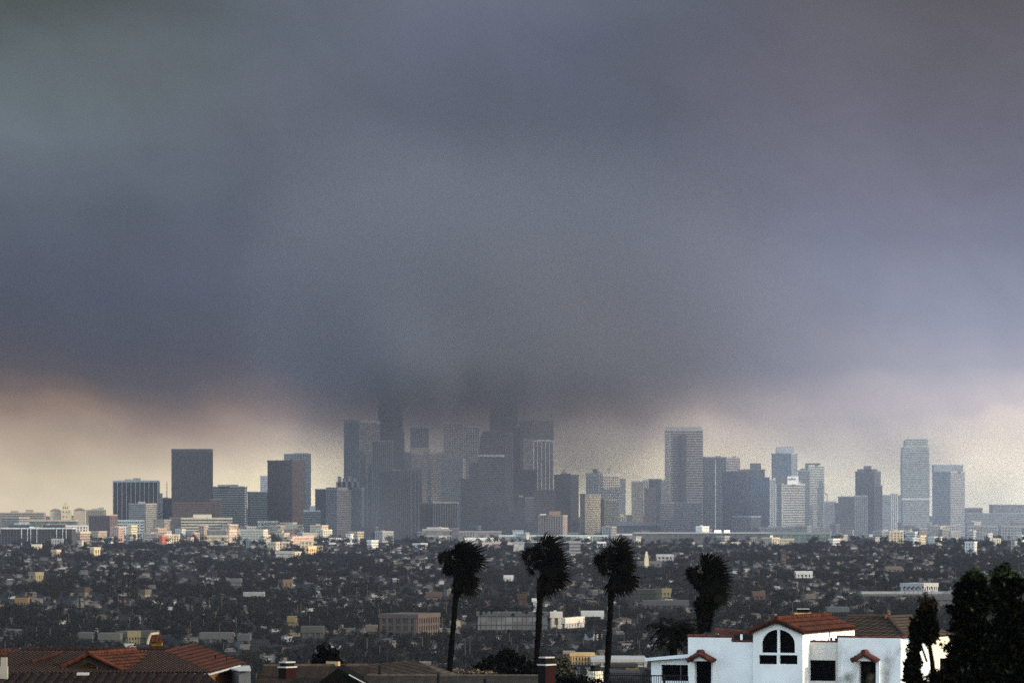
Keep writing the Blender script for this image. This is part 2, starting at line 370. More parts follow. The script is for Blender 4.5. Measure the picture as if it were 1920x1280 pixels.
tower(OT, 'tan gridded tower with a plain sign band under its roofline', 758, 831, 848, 8600, (4.2, 1.7, 4.6, 1.2), (0.09, 0.08, 0.085), (0.36, 0.32, 0.30), edge=772, k=.5, tops=[(768, 806, 839, TAN)], par=3)
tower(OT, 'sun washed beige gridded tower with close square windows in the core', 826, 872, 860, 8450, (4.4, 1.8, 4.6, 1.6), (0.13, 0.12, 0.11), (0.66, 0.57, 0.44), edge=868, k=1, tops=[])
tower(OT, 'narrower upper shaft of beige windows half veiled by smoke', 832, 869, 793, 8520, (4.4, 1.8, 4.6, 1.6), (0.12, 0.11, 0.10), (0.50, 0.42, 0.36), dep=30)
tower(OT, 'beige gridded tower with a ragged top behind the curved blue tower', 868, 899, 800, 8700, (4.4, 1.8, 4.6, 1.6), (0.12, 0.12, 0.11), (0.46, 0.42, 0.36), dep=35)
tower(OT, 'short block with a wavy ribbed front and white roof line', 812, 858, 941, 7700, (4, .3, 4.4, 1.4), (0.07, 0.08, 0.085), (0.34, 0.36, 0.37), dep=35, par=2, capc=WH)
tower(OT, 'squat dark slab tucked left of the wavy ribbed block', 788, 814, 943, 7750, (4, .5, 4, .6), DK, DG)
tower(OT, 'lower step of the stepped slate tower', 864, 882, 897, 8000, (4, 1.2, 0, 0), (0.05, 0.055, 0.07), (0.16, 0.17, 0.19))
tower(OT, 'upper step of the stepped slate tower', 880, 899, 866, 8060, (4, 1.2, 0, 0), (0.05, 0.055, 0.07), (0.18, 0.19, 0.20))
# curved glass tower
def curved(label, pts, d, dep, glass, frame, fh, bh, cat='tower', extra=()):
    """pts: (left px, right px, py) from the ground up"""
    base = thing(OT, label, cat, (wx((pts[0][0] + pts[0][1]) / 2, d), d + dep / 2, 0))
    def po(a, b, t=0.0): return [(wx(a, d) - t, d - t), (wx(b, d) + t, d - t), (wx(b, d) + t, d + dep + t), (wx(a, d) - t, d + dep + t)]
    mb = MB(); mb.loft([po(a, b) for a, b, _ in pts], [max(0, wz(y, d)) for *_, y in pts]); mb.build('glazing', glassm(glass), base)
    bm_ = MB(); z = 4.0; ztop = wz(pts[-1][2], d)
    zs = [max(0, wz(y, d)) for *_, y in pts]
    while z < ztop - bh:
        for i in range(len(zs) - 1):
            if zs[i] <= z < zs[i + 1]:
                t = (z - zs[i]) / (zs[i + 1] - zs[i]); a = pts[i][0] + (pts[i + 1][0] - pts[i][0]) * t; b = pts[i][1] + (pts[i + 1][1] - pts[i][1]) * t
                bm_.prism(po(a, b, .35), z, z + bh, True, True); break
        z += fh
    bm_.build('floor_bands', wallm(frame), base)
    for a, b, y0, y1, c in extra:
        e = MB(); e.prism(po(a, b, .8), wz(y0, d), wz(y1, d), True, True); e.build('accent_band', wallm(c), base)
    return base
curved('big curved slate blue tower with a bowed crown and pale belt near its top', [(896, 949, 1004), (896, 948, 900), (897, 947, 860), (899, 945, 835), (901, 943, 818), (905, 937, 810), (912, 928, 807)], 8250, 45, (0.042, 0.05, 0.07), (0.16, 0.17, 0.20), 4.2, 1.5, extra=[(897, 946, 856, 852, PG)])
tower('low_rise_block', 'brownish plain podium under the curved slate blue tower', 905, 952, 948, 7600, (4, .4, 0, 0), (0.14, 0.11, 0.10), (0.22, 0.18, 0.16))
tower(OT, 'thin dark wing at the foot of the curved slate blue tower', 909, 914, 950, 7560, (4, .4, 0, 0), DK, DG, par=1)
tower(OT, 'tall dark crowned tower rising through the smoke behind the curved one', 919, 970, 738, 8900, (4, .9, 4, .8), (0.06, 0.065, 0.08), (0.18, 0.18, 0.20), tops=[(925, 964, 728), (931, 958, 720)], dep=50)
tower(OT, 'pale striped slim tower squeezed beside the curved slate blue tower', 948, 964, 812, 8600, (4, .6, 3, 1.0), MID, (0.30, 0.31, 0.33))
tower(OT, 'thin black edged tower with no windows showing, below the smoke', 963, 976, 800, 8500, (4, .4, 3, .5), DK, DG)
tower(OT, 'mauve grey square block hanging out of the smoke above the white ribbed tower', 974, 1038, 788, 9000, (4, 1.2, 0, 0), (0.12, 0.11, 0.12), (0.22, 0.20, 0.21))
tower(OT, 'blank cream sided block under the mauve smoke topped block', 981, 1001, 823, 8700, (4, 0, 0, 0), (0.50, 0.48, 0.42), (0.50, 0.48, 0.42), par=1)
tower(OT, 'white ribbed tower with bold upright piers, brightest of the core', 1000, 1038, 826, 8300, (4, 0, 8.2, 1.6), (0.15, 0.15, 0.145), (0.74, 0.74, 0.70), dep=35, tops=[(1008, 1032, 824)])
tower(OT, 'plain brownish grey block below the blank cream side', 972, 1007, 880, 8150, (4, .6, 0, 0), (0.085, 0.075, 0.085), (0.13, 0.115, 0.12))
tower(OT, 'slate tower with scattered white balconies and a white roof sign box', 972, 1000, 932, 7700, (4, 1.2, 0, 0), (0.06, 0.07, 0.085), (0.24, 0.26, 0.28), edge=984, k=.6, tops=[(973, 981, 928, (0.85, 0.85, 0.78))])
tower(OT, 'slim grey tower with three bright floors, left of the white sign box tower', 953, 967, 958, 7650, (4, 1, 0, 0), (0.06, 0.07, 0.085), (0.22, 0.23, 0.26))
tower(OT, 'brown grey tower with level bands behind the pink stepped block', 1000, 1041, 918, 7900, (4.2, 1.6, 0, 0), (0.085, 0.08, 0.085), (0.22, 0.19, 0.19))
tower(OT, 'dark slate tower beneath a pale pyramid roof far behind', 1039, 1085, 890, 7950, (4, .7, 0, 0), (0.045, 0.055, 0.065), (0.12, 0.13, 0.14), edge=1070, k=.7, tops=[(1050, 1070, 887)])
# far pyramid roof tower
d = 9400; rt = thing(OT, 'faint far tower ending in a pale pyramid roof', 'tower', (wx(1057, d), d, 0))
m_ = MB(); m_.prism(foot(1049, 1066, d), 0, wz(893, d)); m_.build('wall', wallm(BL), rt)
m_ = MB(); fp = foot(1049, 1066, d); c = (sum(p[0] for p in fp) / 4, sum(p[1] for p in fp) / 4); zz = wz(893, d); m_.face(*[(*p, zz) for p in fp[:2]], (*c, wz(877, d))); m_.face((*fp[1], zz), (*fp[2], zz), (*c, wz(877, d))); m_.face((*fp[2], zz), (*fp[3], zz), (*c, wz(877, d))); m_.face((*fp[3], zz), (*fp[0], zz), (*c, wz(877, d)))
m_.build('pyramid_roof', wallm(GR), rt)
tower('hotel_building', 'stepped pink and cream block with deep dark window bays', 1010, 1063, 966, 7150, (3.6, .8, 5, 2.2), (0.10, 0.075, 0.08), (0.30, 0.25, 0.23), edge=1056, k=.8, tops=[(1030, 1051, 958, (0.25, 0.16, 0.14)), (1012, 1024, 963, PG)], cat='hotel')
tower(OT, 'white gridded tower with a dish and crane on its roof, clear of the core', 1099, 1162, 887, 8150, (4.6, 1.3, 5.4, 1.4), (0.16, 0.16, 0.16), (0.78, 0.77, 0.72), edge=1123, k=.8, tops=[(1113, 1125, 883, GR)], par=5)
tower(AT, 'cream gridded apartment tower below the white dish topped tower', 1088, 1126, 926, 7600, (3.8, 1.3, 4.5, 1.6), (0.12, 0.12, 0.11), (0.60, 0.56, 0.46), edge=1097, k=.5, capc=GR, par=3)
tower(AT, 'short greenish grey tower beside the cream gridded apartment tower', 1126, 1156, 936, 7650, (4, 1, 5, .8), (0.07, 0.085, 0.08), (0.24, 0.27, 0.26), edge=1133, k=.5)
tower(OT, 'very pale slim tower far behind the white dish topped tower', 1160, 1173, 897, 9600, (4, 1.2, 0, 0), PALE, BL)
tower(OT, 'pale beige slim tower standing alone near the arena', 1185, 1206, 902, 9200, (4, .8, 3, .8), (0.30, 0.29, 0.27), (0.52, 0.50, 0.46))
tower(OT, 'whitish slim tower with a stepped roof just past the pale beige one', 1206, 1219, 900, 9000, (4, 1.2, 4, 1), (0.24, 0.25, 0.24), PG, tops=[(1209, 1216, 897)])
tower(OT, 'blue grey tower with a greenish roof line next to the unfinished pair', 1217, 1248, 898, 8500, (4, .6, 4, .5), (0.12, 0.13, 0.16), (0.24, 0.25, 0.28), edge=1240, k=.7, capc=(0.36, 0.42, 0.36))
tower(OT, 'short blue grey annex in front of the greenish roof line tower', 1209, 1230, 915, 8350, (4, .6, 0, 0), (0.12, 0.13, 0.16), (0.2, 0.21, 0.24))
# unfinished pair
tower(AT, 'tallest unfinished apartment tower with bare floor slabs and a dark central slot', 1248, 1318, 806, 8050, (4.4, 1.3, 0, 0), (0.10, 0.105, 0.12), (0.44, 0.44, 0.46), dep=40, tops=[(1249, 1316, 800, GR)])
rt, *_ = tower(AT, 'dark flat strip painting the shaded gap up the tallest unfinished tower', 1277, 1287, 815, 8044, (4, 0, 0, 0), (0.07, 0.075, 0.085), (0.07, 0.075, 0.085), dep=5, par=0)  # dark strip before the slabs stands in for the gap's shade
tower(AT, 'pale scaffold strip on the flank of the tallest unfinished tower', 1248, 1256, 812, 8042, (4.4, .8, 3, .5), (0.20, 0.21, 0.23), PG, dep=5, par=0)
tower('low_rise_block', 'banded podium at the foot of the tallest unfinished tower', 1240, 1316, 942, 7850, (4, 1.3, 0, 0), (0.12, 0.125, 0.14), (0.40, 0.41, 0.43), dep=60)
tower(AT, 'second unfinished tower, shorter, bare slabs with a thin white hoist line', 1311, 1387, 857, 8060, (4.4, 1.2, 6, .7), (0.10, 0.105, 0.12), (0.36, 0.36, 0.38), edge=1362, k=.4, tops=[(1312, 1322, 855), (1340, 1352, 854), (1372, 1380, 855)])
tower('hoist_mast', 'thin white hoist mast up the face of the shorter unfinished tower', 1341, 1342.4, 862, 7990, (4, 0, 0, 0), WH, WH, dep=3, par=0, cat='hoist')
tower(OT, 'navy office tower with a flat top, left of the bright blue one', 1357, 1398, 884, 7850, (4, .5, 5, .3), (0.016, 0.026, 0.065), (0.035, 0.05, 0.10), tops=[(1383, 1398, 880, DG)])
tower(OT, 'bright blue glass tower beneath a darker stepped top', 1407, 1442, 895, 7800, (4, .4, 5, .3), (0.018, 0.055, 0.15), (0.03, 0.075, 0.17), dep=35)
tower(OT, 'dark stepped top block behind the bright blue glass tower', 1396, 1434, 880, 7860, (4, .5, 0, 0), (0.035, 0.045, 0.075), DG, tops=[(1407, 1427, 868, (0.10, 0.11, 0.14))])
tower('low_rise_block', 'wide grey block with a thin white roof rim below the navy tower', 1374, 1426, 968, 7550, (4, .4, 5, .3), (0.085, 0.10, 0.105), (0.14, 0.16, 0.16), edge=1408, k=.4, capc=PG, par=1)
tower(AT, 'pale blue grey tower with an angled cap, farthest of the right hand cluster', 1447, 1495, 850, 9000, (4.2, 1.5, 7, 1.2), (0.12, 0.15, 0.19), (0.30, 0.36, 0.42), edge=1484, k=.8, tops=[(1456, 1489, 837, BL)])
rt, fp, zt = tower(AT, 'grey balconied tower carrying a white lettered sign on its roof', 1457, 1509, 907, 7700, (4.2, 1.5, 0, 0), (0.11, 0.125, 0.13), (0.48, 0.51, 0.52), edge=1467, k=.3, tops=[(1461, 1503, 903, WH)], par=2)
m_ = MB(); m_.box(wx(1465.5, 7690), wx(1468, 7690), 7688, 7699, 0, wz(907, 7690)); m_.build('white_pier', wallm(WH), rt)
m_ = MB(); m_.box(wx(1455, 7700), wx(1477, 7700), 7706, 7716, zt, wz(895, 7706)); m_.build('roof_plant', wallm(DG), rt)
sg = MB(); sg.box(wx(1476.5, 7690), wx(1497, 7690), 7690, 7692, zt - 1, wz(892.5, 7690)); ls_ = wallm((0.85, 0.84, 0.801)).copy(); ls_.name = 'white sign with added glow'; pb = ls_.node_tree.nodes['Principled BSDF']; pb.inputs['Emission Color'].default_value = (1, .98, .94, 1); pb.inputs['Emission Strength'].default_value = .45  # emission added so the sign stands out whiter than the towers
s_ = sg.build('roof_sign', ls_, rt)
# letters "onni" as little strokes
lt = MB(); hx = wx(1479.2, 7689.6); hz = wz(899.6, 7689.6); sc_ = wx(1481, 7689.6) - wx(1480, 7689.6)
def stroke(x0, x1, z0, z1): lt.box(hx + x0 * sc_, hx + x1 * sc_, 7689.2, 7689.9, hz + z0 * sc_, hz + z1 * sc_)
for a in (0.0,):
    stroke(a, a + .9, 0, 3.2); stroke(a + 2.2, a + 3.1, 0, 3.2); stroke(a + .9, a + 2.2, 0, .8); stroke(a + .9, a + 2.2, 2.4, 3.2)
for a in (4.0, 8.0):
    stroke(a, a + .9, 0, 3.2); stroke(a + 2.2, a + 3.1, 0, 3.2); stroke(a + .9, a + 2.2, 2.3, 3.2)
stroke(12.0, 12.9, 0, 3.2); stroke(12.0, 12.9, 4.0, 4.8); stroke(5.2, 7.0, 4.4, 5.3)
lt.build('lettering', wallm((0.05, 0.05, 0.06)), s_)
tower(AT, 'white walled mid rise behind the lettered sign tower', 1440, 1463, 899, 8300, (4, 1.6, 5, 1.5), (0.22, 0.23, 0.24), (0.62, 0.64, 0.64), tops=[(1450, 1462, 895)])
tower(AT, 'grey green balconied tower with a square flat top', 1510, 1545, 872, 8000, (4.2, 1.5, 6, .8), (0.13, 0.15, 0.16), (0.42, 0.46, 0.48), edge=1516, k=.4, tops=[(1511, 1538, 868, MID)])
tower(AT, 'round shouldered lower half of the square flat topped tower', 1497, 1518, 882, 7960, (4.2, 1.3, 0, 0), (0.11, 0.125, 0.14), (0.34, 0.37, 0.40), tops=[(1501, 1509, 878, MID)])
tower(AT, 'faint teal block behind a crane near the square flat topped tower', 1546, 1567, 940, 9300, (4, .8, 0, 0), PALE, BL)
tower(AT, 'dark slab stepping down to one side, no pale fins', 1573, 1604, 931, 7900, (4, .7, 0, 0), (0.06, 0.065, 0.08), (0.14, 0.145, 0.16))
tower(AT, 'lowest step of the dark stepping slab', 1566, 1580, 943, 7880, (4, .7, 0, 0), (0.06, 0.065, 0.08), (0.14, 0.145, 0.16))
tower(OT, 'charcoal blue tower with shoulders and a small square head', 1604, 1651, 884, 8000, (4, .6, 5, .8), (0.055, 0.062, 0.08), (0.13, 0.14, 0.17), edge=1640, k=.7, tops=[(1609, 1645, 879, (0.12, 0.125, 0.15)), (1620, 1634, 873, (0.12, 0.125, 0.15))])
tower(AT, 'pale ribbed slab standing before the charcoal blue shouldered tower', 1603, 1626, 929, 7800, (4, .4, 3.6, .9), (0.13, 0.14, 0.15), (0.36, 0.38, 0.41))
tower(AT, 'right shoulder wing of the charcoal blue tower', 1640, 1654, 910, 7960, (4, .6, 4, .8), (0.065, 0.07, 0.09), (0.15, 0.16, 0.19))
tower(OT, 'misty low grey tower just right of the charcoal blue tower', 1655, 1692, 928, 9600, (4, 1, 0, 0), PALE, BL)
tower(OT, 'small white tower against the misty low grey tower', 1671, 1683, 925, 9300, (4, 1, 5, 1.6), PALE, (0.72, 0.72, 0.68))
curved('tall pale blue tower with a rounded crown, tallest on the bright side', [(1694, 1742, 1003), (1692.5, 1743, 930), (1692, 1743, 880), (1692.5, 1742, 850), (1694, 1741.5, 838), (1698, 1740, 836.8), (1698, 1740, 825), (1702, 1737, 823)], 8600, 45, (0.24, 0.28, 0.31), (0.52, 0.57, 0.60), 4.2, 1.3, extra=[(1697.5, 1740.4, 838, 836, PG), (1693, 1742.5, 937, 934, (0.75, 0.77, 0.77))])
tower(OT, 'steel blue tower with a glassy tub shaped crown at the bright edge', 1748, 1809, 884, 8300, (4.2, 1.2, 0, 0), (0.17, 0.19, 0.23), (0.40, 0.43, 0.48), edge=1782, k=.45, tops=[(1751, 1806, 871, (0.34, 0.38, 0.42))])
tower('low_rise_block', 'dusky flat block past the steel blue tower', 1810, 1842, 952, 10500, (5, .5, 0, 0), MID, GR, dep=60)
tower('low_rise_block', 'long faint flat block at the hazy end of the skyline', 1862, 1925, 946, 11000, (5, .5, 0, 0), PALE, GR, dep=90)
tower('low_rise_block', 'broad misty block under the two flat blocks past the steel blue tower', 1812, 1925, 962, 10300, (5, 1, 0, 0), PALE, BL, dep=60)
# radio mast, cranes, roof dish
def mast(name, label, px, y0, y1, d, cat, w0=.9):
    r_ = thing(name, label, cat, (wx(px, d), d, wz(y0, d))); b = MB(); b.tube([(wx(px, d), d, wz(y0, d) - .2), (wx(px, d), d, wz(y1, d))], [w0, w0 * .4], 6); b.build('pole', wallm(DG), r_)
    b = MB(); zz0, zz1 = wz(y0, d), wz(y1, d)
    for t in (.35, .6, .8): b.box(wx(px, d) - 2.2, wx(px, d) + 2.2, d - .3, d + .3, zz0 + (zz1 - zz0) * t, zz0 + (zz1 - zz0) * t + .5)
    b.build('crossbars', wallm(DG), r_)
mast('radio_mast', 'thin lattice radio mast between the finned office and the charcoal slab', 313, 932, 902, 8430, 'mast')
def crane(label, px, y0, ytop, tip, d):
    r_ = thing('tower_crane', label, 'crane', (wx(px, d), d, wz(y0, d))); b = MB(); b.tube([(wx(px, d), d, wz(y0, d)), (wx(px, d), d, wz(ytop + 3, d))], 1.0, 4); b.build('tower_mast', wallm(GR), r_)
    b = MB(); b.tube([(wx(px - 4, d), d, wz(ytop + 5, d)), (wx(px, d), d, wz(ytop + 4, d)), (wx(tip, d), d, wz(ytop, d))], .8, 4); b.build('jib', wallm(GR), r_)
crane('crane on the roof of the white dish topped tower', 1142, 887, 874, 1147, 8160)
crane('luffing crane above the faint teal block', 1551, 940, 922, 1543, 9290)
d = 8155; r_ = thing('satellite_dish', 'round dish on the roof of the white gridded tower', 'dish', (wx(1116, d), d, wz(887, d)))
b = MB(); b.tube([(wx(1116, d), d, wz(888, d)), (wx(1116, d), d, wz(884, d))], .8, 6); b.build('stand', wallm(DG), r_)
b = MB(); b.tube([(wx(1116, d), d - 1, wz(883, d)), (wx(1117.5, d), d + 2, wz(881.5, d))], [5.5, 2.5], 12); b.build('bowl', wallm(GR), r_)

# ------------------------------------------------------------------ blocks below the skyline
def D(yb): return CAMZ * F / (yb - HY)          # distance of a spot of the plain seen at picture height yb
LR = 'low_rise_block'
def low(label, x0, x1, yt, yb, st, glass, frame, **k):
    return tower(k.pop('name', LR), label, x0, x1, yt, D(yb), st, glass, frame, cat=k.pop('cat', 'block'), **k)
LIT = (0.70, 0.58, 0.40); SAND = (0.52, 0.44, 0.34); PK = (0.55, 0.36, 0.28)
low('long black glass block divided by thin white uprights', 2, 135, 990, 1023, (4, .2, 4.4, .3), (0.016, 0.018, 0.023), (0.12, 0.125, 0.13), dep=50, tops=[(16, 54, 984, (0.04, 0.04, 0.045)), (80, 120, 984, (0.04, 0.04, 0.045)), (55, 63, 987, PG)], capc=PG, par=1)
for i, px in enumerate((40, 69, 105, 123)):
    dd = D(1023) - 1.2
tower(LR, 'broad white frame posts fixed to the long black glass block', 39.5, 40.8, 989, D(1023) - 1.5, (4, 0, 0, 0), PG, PG, dep=1.2, par=0, cat='post', group='white frame posts on the long black glass block')
for px in (51, 57, 68.5, 105.5, 117, 123.5):
    tower(LR, 'broad white frame posts fixed to the long black glass block', px, px + 1, 989, D(1023) - 1.5, (4, 0, 0, 0), PG, PG, dep=1.2, par=0, cat='post', group='white frame posts on the long black glass block')
low('maroon office block with one sunlit brick end', 167, 220, 967, 1014, (3.6, .8, 4, .6), (0.06, 0.05, 0.055), (0.16, 0.11, 0.12), edge=206, k=1.5, tops=[(208, 219, 964, (0.6, 0.42, 0.30))])
low('tan annex between the black glass block and the maroon office', 135, 169, 997, 1022, (4, .6, 0, 0), (0.20, 0.16, 0.13), SAND, edge=150, k=.6)
low('white arcaded row with small arches left of the maroon office', 121, 166, 985, 1012, (5, 1.5, 5, 2.2), (0.16, 0.15, 0.14), (0.72, 0.68, 0.60), dep=20)
low('long teal roofed hall left of the maroon office', 55, 142, 975, 1007, (6, .6, 0, 0), (0.10, 0.14, 0.14), (0.24, 0.29, 0.28), capc=SAND)
low('grey banded garage beside the teal roofed hall', 3, 55, 970, 1006, (4, 1.7, 0, 0), (0.10, 0.10, 0.095), (0.38, 0.36, 0.33), edge=35, k=.4)
low('flat dusty block at the hazy edge above the grey banded garage', -5, 82, 961, 1000, (4, 1.4, 0, 0), (0.16, 0.14, 0.12), (0.36, 0.31, 0.26), tops=[(20, 34, 957), (48, 62, 955)])
# the old cream hotel with its lantern tower
d = D(1004); r_ = thing('hotel_building', 'cream old hotel with a stepped lantern tower and arched wings', 'hotel', (wx(128, d), d, 0))
b = MB(); b.prism(foot(114, 133, d), 0, wz(955, d)); b.prism(foot(117, 131, d + 3), wz(955, d), wz(947, d)); b.prism(foot(120, 128, d + 5), wz(947, d), wz(943, d)); b.build('tower', wallm(LIT), r_)
b = MB(); b.tube([(wx(124.5, d), d + 8, wz(943, d)), (wx(124.5, d), d + 8, wz(938, d))], [1.6, .2], 6); b.build('spire', wallm(SAND), r_)
for a, c, y in ((94, 113, 957), (138, 160, 956)):
    b = MB(); b.prism(foot(a, c, d + 6), 0, wz(y, d)); b.build('wing', wallm(SAND), r_)
    b = MB(); pr = []
    fpw = foot(a, c, d + 5); n_ = 8
    for i in range(n_ + 1):
        t = i / n_; pr.append((fpw[0][0] + (fpw[1][0] - fpw[0][0]) * t, wz(y, d) + 4.2 * math.sin(math.pi * t)))
    for i in range(n_): b.face((pr[i][0], fpw[0][1], pr[i][1]), (pr[i + 1][0], fpw[0][1], pr[i + 1][1]), (pr[i + 1][0], fpw[3][1], pr[i + 1][1]), (pr[i][0], fpw[3][1], pr[i][1]))
    b.face(*[(x, fpw[0][1], z) for x, z in pr], (fpw[0][0] , fpw[0][1], wz(y, d) - .1)); b.build('arched_roof', wallm((0.35, 0.27, 0.22)), r_)
b = MB(); b.prism(foot(112, 140, d + 10), 0, wz(966, d)); b.build('wall', wallm(SAND), r_)
for px, y0, y1 in ((118, 953, 950.5), (122, 953, 950.5), (126, 953, 950.5), (118, 961, 958), (124, 961, 958), (129, 961, 958), (118, 970, 967), (124, 970, 967)):
    b = MB(); b.box(wx(px, d), wx(px + 1.6, d), d - .2 if y0 > 955 else d + 2.8, d + .5 if y0 > 955 else d + 3.5, wz(y0, d), wz(y1, d)); b.build('window', wallm((0.12, 0.1, 0.09)), r_)
low('sandy tiered block right of the old cream hotel', 160, 196, 956, 1002, (3.8, 1.6, 5, 1.5), (0.16, 0.13, 0.11), SAND, tops=[(172, 182, 953), (184, 194, 951)])
low('white flat office with two dark window ribbons', 220, 270, 975, 1010, (5, 2.3, 5, .8), (0.09, 0.09, 0.09), (0.74, 0.72, 0.67), edge=262, k=1)
low('cream cube house block in front of the white ribbon office', 240, 257, 985, 1012, (4, 2, 0, 0), (0.4, 0.34, 0.24), (0.74, 0.66, 0.46), edge=246, k=.5)
low('small white block tight beside the maroon office sunlit end', 221, 236, 987, 1012, (4, 1.8, 4, 1.2), (0.2, 0.2, 0.19), WH)
low('beige block with one bright narrow end by the parking terraces', 287, 320, 974, 1008, (3.8, .5, 0, 0), (0.26, 0.23, 0.20), (0.34, 0.30, 0.26), edge=308, k=1.4)
low('dark end wall of the white terraced parking block', 318, 341, 970, 1007, (4, .4, 0, 0), (0.10, 0.10, 0.10), (0.16, 0.155, 0.15))
low('white terraced parking block with five pale decks', 340, 433, 971, 1008, (5.0, 2.3, 0, 0), (0.11, 0.10, 0.09), (0.66, 0.60, 0.50), dep=45, tops=[(362, 395, 964, (0.62, 0.55, 0.44))])
low('vivid orange red small block among trees', 298, 313, 1004, 1020, (4, 1.2, 0, 0), (0.30, 0.10, 0.06), (0.55, 0.17, 0.09), edge=304, k=.7)
low('little cream house block touching the orange red block', 314, 336, 1002, 1018, (4, 1.4, 5, 1.6), (0.24, 0.2, 0.15), LIT)
low('dull slate office below the white terraced parking block', 388, 426, 993, 1016, (4, .6, 0, 0), (0.12, 0.12, 0.12), (0.26, 0.25, 0.24))
low('peach sunlit cube with a flat roof below the terraced parking', 425, 443, 994, 1017, (4, 1.6, 4, 1.6), (0.30, 0.24, 0.19), (0.68, 0.52, 0.40), edge=430, k=.6)
low('pale tan shed row under the dull slate office', 388, 425, 1004, 1022, (5, 2, 0, 0), (0.32, 0.27, 0.21), SAND)
low('cream apartments with dark window rows behind a few trees', 451, 501, 993, 1020, (3.6, 1.5, 3.4, 1.5), (0.16, 0.15, 0.13), (0.70, 0.62, 0.50), edge=494, k=1)
low('long white slab with one window strip above the cream apartments', 484, 521, 977, 1008, (7, 2.5, 4, .8), (0.10, 0.09, 0.09), (0.70, 0.67, 0.62), edge=488, k=.4)
low('salmon apartments stepped beside the hill of beige houses', 540, 587, 1006, 1022, (3.6, 1.5, 3.6, 1.6), (0.26, 0.19, 0.16), (0.60, 0.42, 0.33), edge=548, k=.5)
low('white flat roofed pavilion left of the smoke dark core', 617, 672, 1009, 1020, (6, 2.4, 12, 2), (0.10, 0.10, 0.10), (0.70, 0.69, 0.66))
low('amber sunlit tower house over dark trees', 573, 592, 1025, 1048, (5, 1, 5, 1.6), (0.24, 0.17, 0.09), (0.66, 0.47, 0.24), edge=578, k=.6, par=2.5)
low('tan gabled hall beside the amber sunlit tower house', 547, 564, 1035, 1050, (5, .5, 0, 0), SAND, SAND, edge=552, k=.5, par=.5)
low('grey warehouse left of the tan gabled hall', 517, 548, 1034, 1051, (5, .5, 0, 0), (0.24, 0.25, 0.24), (0.30, 0.31, 0.30))
low('tan tower house with dark doorways over the dusky trees', 170, 187, 1027, 1048, (6, .8, 5, 2), (0.20, 0.15, 0.10), (0.52, 0.42, 0.29), edge=176, k=.7, tops=[(171, 184, 1025)])
low('terracotta walled house row under the black glass block', 97, 113, 1031, 1049, (5, 1.4, 0, 0), (0.3, 0.22, 0.18), (0.50, 0.36, 0.28), edge=106, k=1)
low('small cream house group left of the terracotta house', 60, 76, 1021, 1032, (4, 1.5, 4, 1.4), (0.3, 0.26, 0.2), (0.62, 0.55, 0.42))
# arena and halls
low('grey civic block with a white lit slot and tall white pier', 792, 846, 992, 1016, (9, 2.5, 0, 0), (0.15, 0.15, 0.15), (0.30, 0.30, 0.29), tops=[(800, 828, 988, GR)])
low('dark wing ending the grey civic block', 844, 860, 990, 1016, (5, .5, 0, 0), (0.10, 0.105, 0.115), DG)
low('long plain grey hall wall behind the first palm', 856, 940, 996, 1014, (8, .8, 0, 0), (0.20, 0.20, 0.21), (0.27, 0.27, 0.28))
low('white edged exhibition hall roof seen past the first palm', 872, 938, 1009, 1019, (9, 3, 0, 0), (0.35, 0.35, 0.34), (0.78, 0.76, 0.70), dep=60)
low('long hall with thin white masts between the palms', 936, 1140, 1004, 1017, (9, 1, 24, 1.2), (0.20, 0.22, 0.21), (0.52, 0.55, 0.53), dep=80, par=1.2)
low('bright canopied hall roof beneath the pink stepped block', 980, 1086, 999, 1012, (9, 2, 0, 0), (0.3, 0.3, 0.29), (0.78, 0.74, 0.66), dep=50)
low('orange lit gatehouse on the bright canopied hall', 1040, 1050, 992, 1013, (5, 2, 0, 0), (0.5, 0.38, 0.26), (0.72, 0.54, 0.38), par=.5)
low('pink long low hall between the first two palms', 905, 972, 1018, 1026, (6, 1.6, 8, 2), (0.30, 0.2, 0.17), (0.56, 0.40, 0.34), dep=25)
low('grey five floor garage between the second and third palm', 1068, 1088, 1015, 1038, (4, 1.5, 0, 0), (0.10, 0.10, 0.105), (0.28, 0.28, 0.29))
low('white windowed walk up flats behind the third palm', 1120, 1136, 1016, 1026, (4, 1.2, 4, 1.5), (0.16, 0.16, 0.16), WH)
low('white edged hall corner beyond the third palm', 1138, 1192, 1001, 1016, (9, 2, 0, 0), (0.26, 0.27, 0.26), (0.56, 0.58, 0.55), dep=50)
# arena with a curved roof
d = D(1009); r_ = thing('arena', 'grey arena with a low bowed roof in front of the unfinished towers', 'arena', (wx(1175, d), d + 40, 0))
b = MB(); n_ = 26; ring = [(wx(1175, d) + 68 * math.cos(2 * math.pi * i / n_), d + 45 + 45 * math.sin(2 * math.pi * i / n_)) for i in range(n_)]
b.prism(ring, 0, wz(985, d)); b.build('drum_wall', wallm((0.22, 0.23, 0.25)), r_)
b = MB(); cxx = wx(1175, d)
polys = [[(cxx + (x - cxx) * s, d + 45 + (y - d - 45) * s) for x, y in offset_poly(ring, 2)] for s in (1, .8, .55, .25)]
b.loft(polys, [wz(985, d), wz(981, d), wz(978.5, d), wz(977, d)]); b.build('roof', wallm((0.30, 0.31, 0.33)), r_)
low('dark square hall wedged against the arena', 1142, 1184, 979, 1006, (5, .4, 0, 0), (0.10, 0.11, 0.12), (0.15, 0.16, 0.17))
low('cream and yellow shop block above the arena roof', 1150, 1174, 968, 1002, (4, 1.5, 5, 1.6), (0.30, 0.29, 0.22), (0.62, 0.58, 0.42), tops=[(1160, 1170, 963)])
low('orange walled box beside the dark hall by the arena', 1190, 1206, 967, 1003, (5, 1, 0, 0), (0.45, 0.32, 0.2), (0.60, 0.42, 0.27), par=.5)
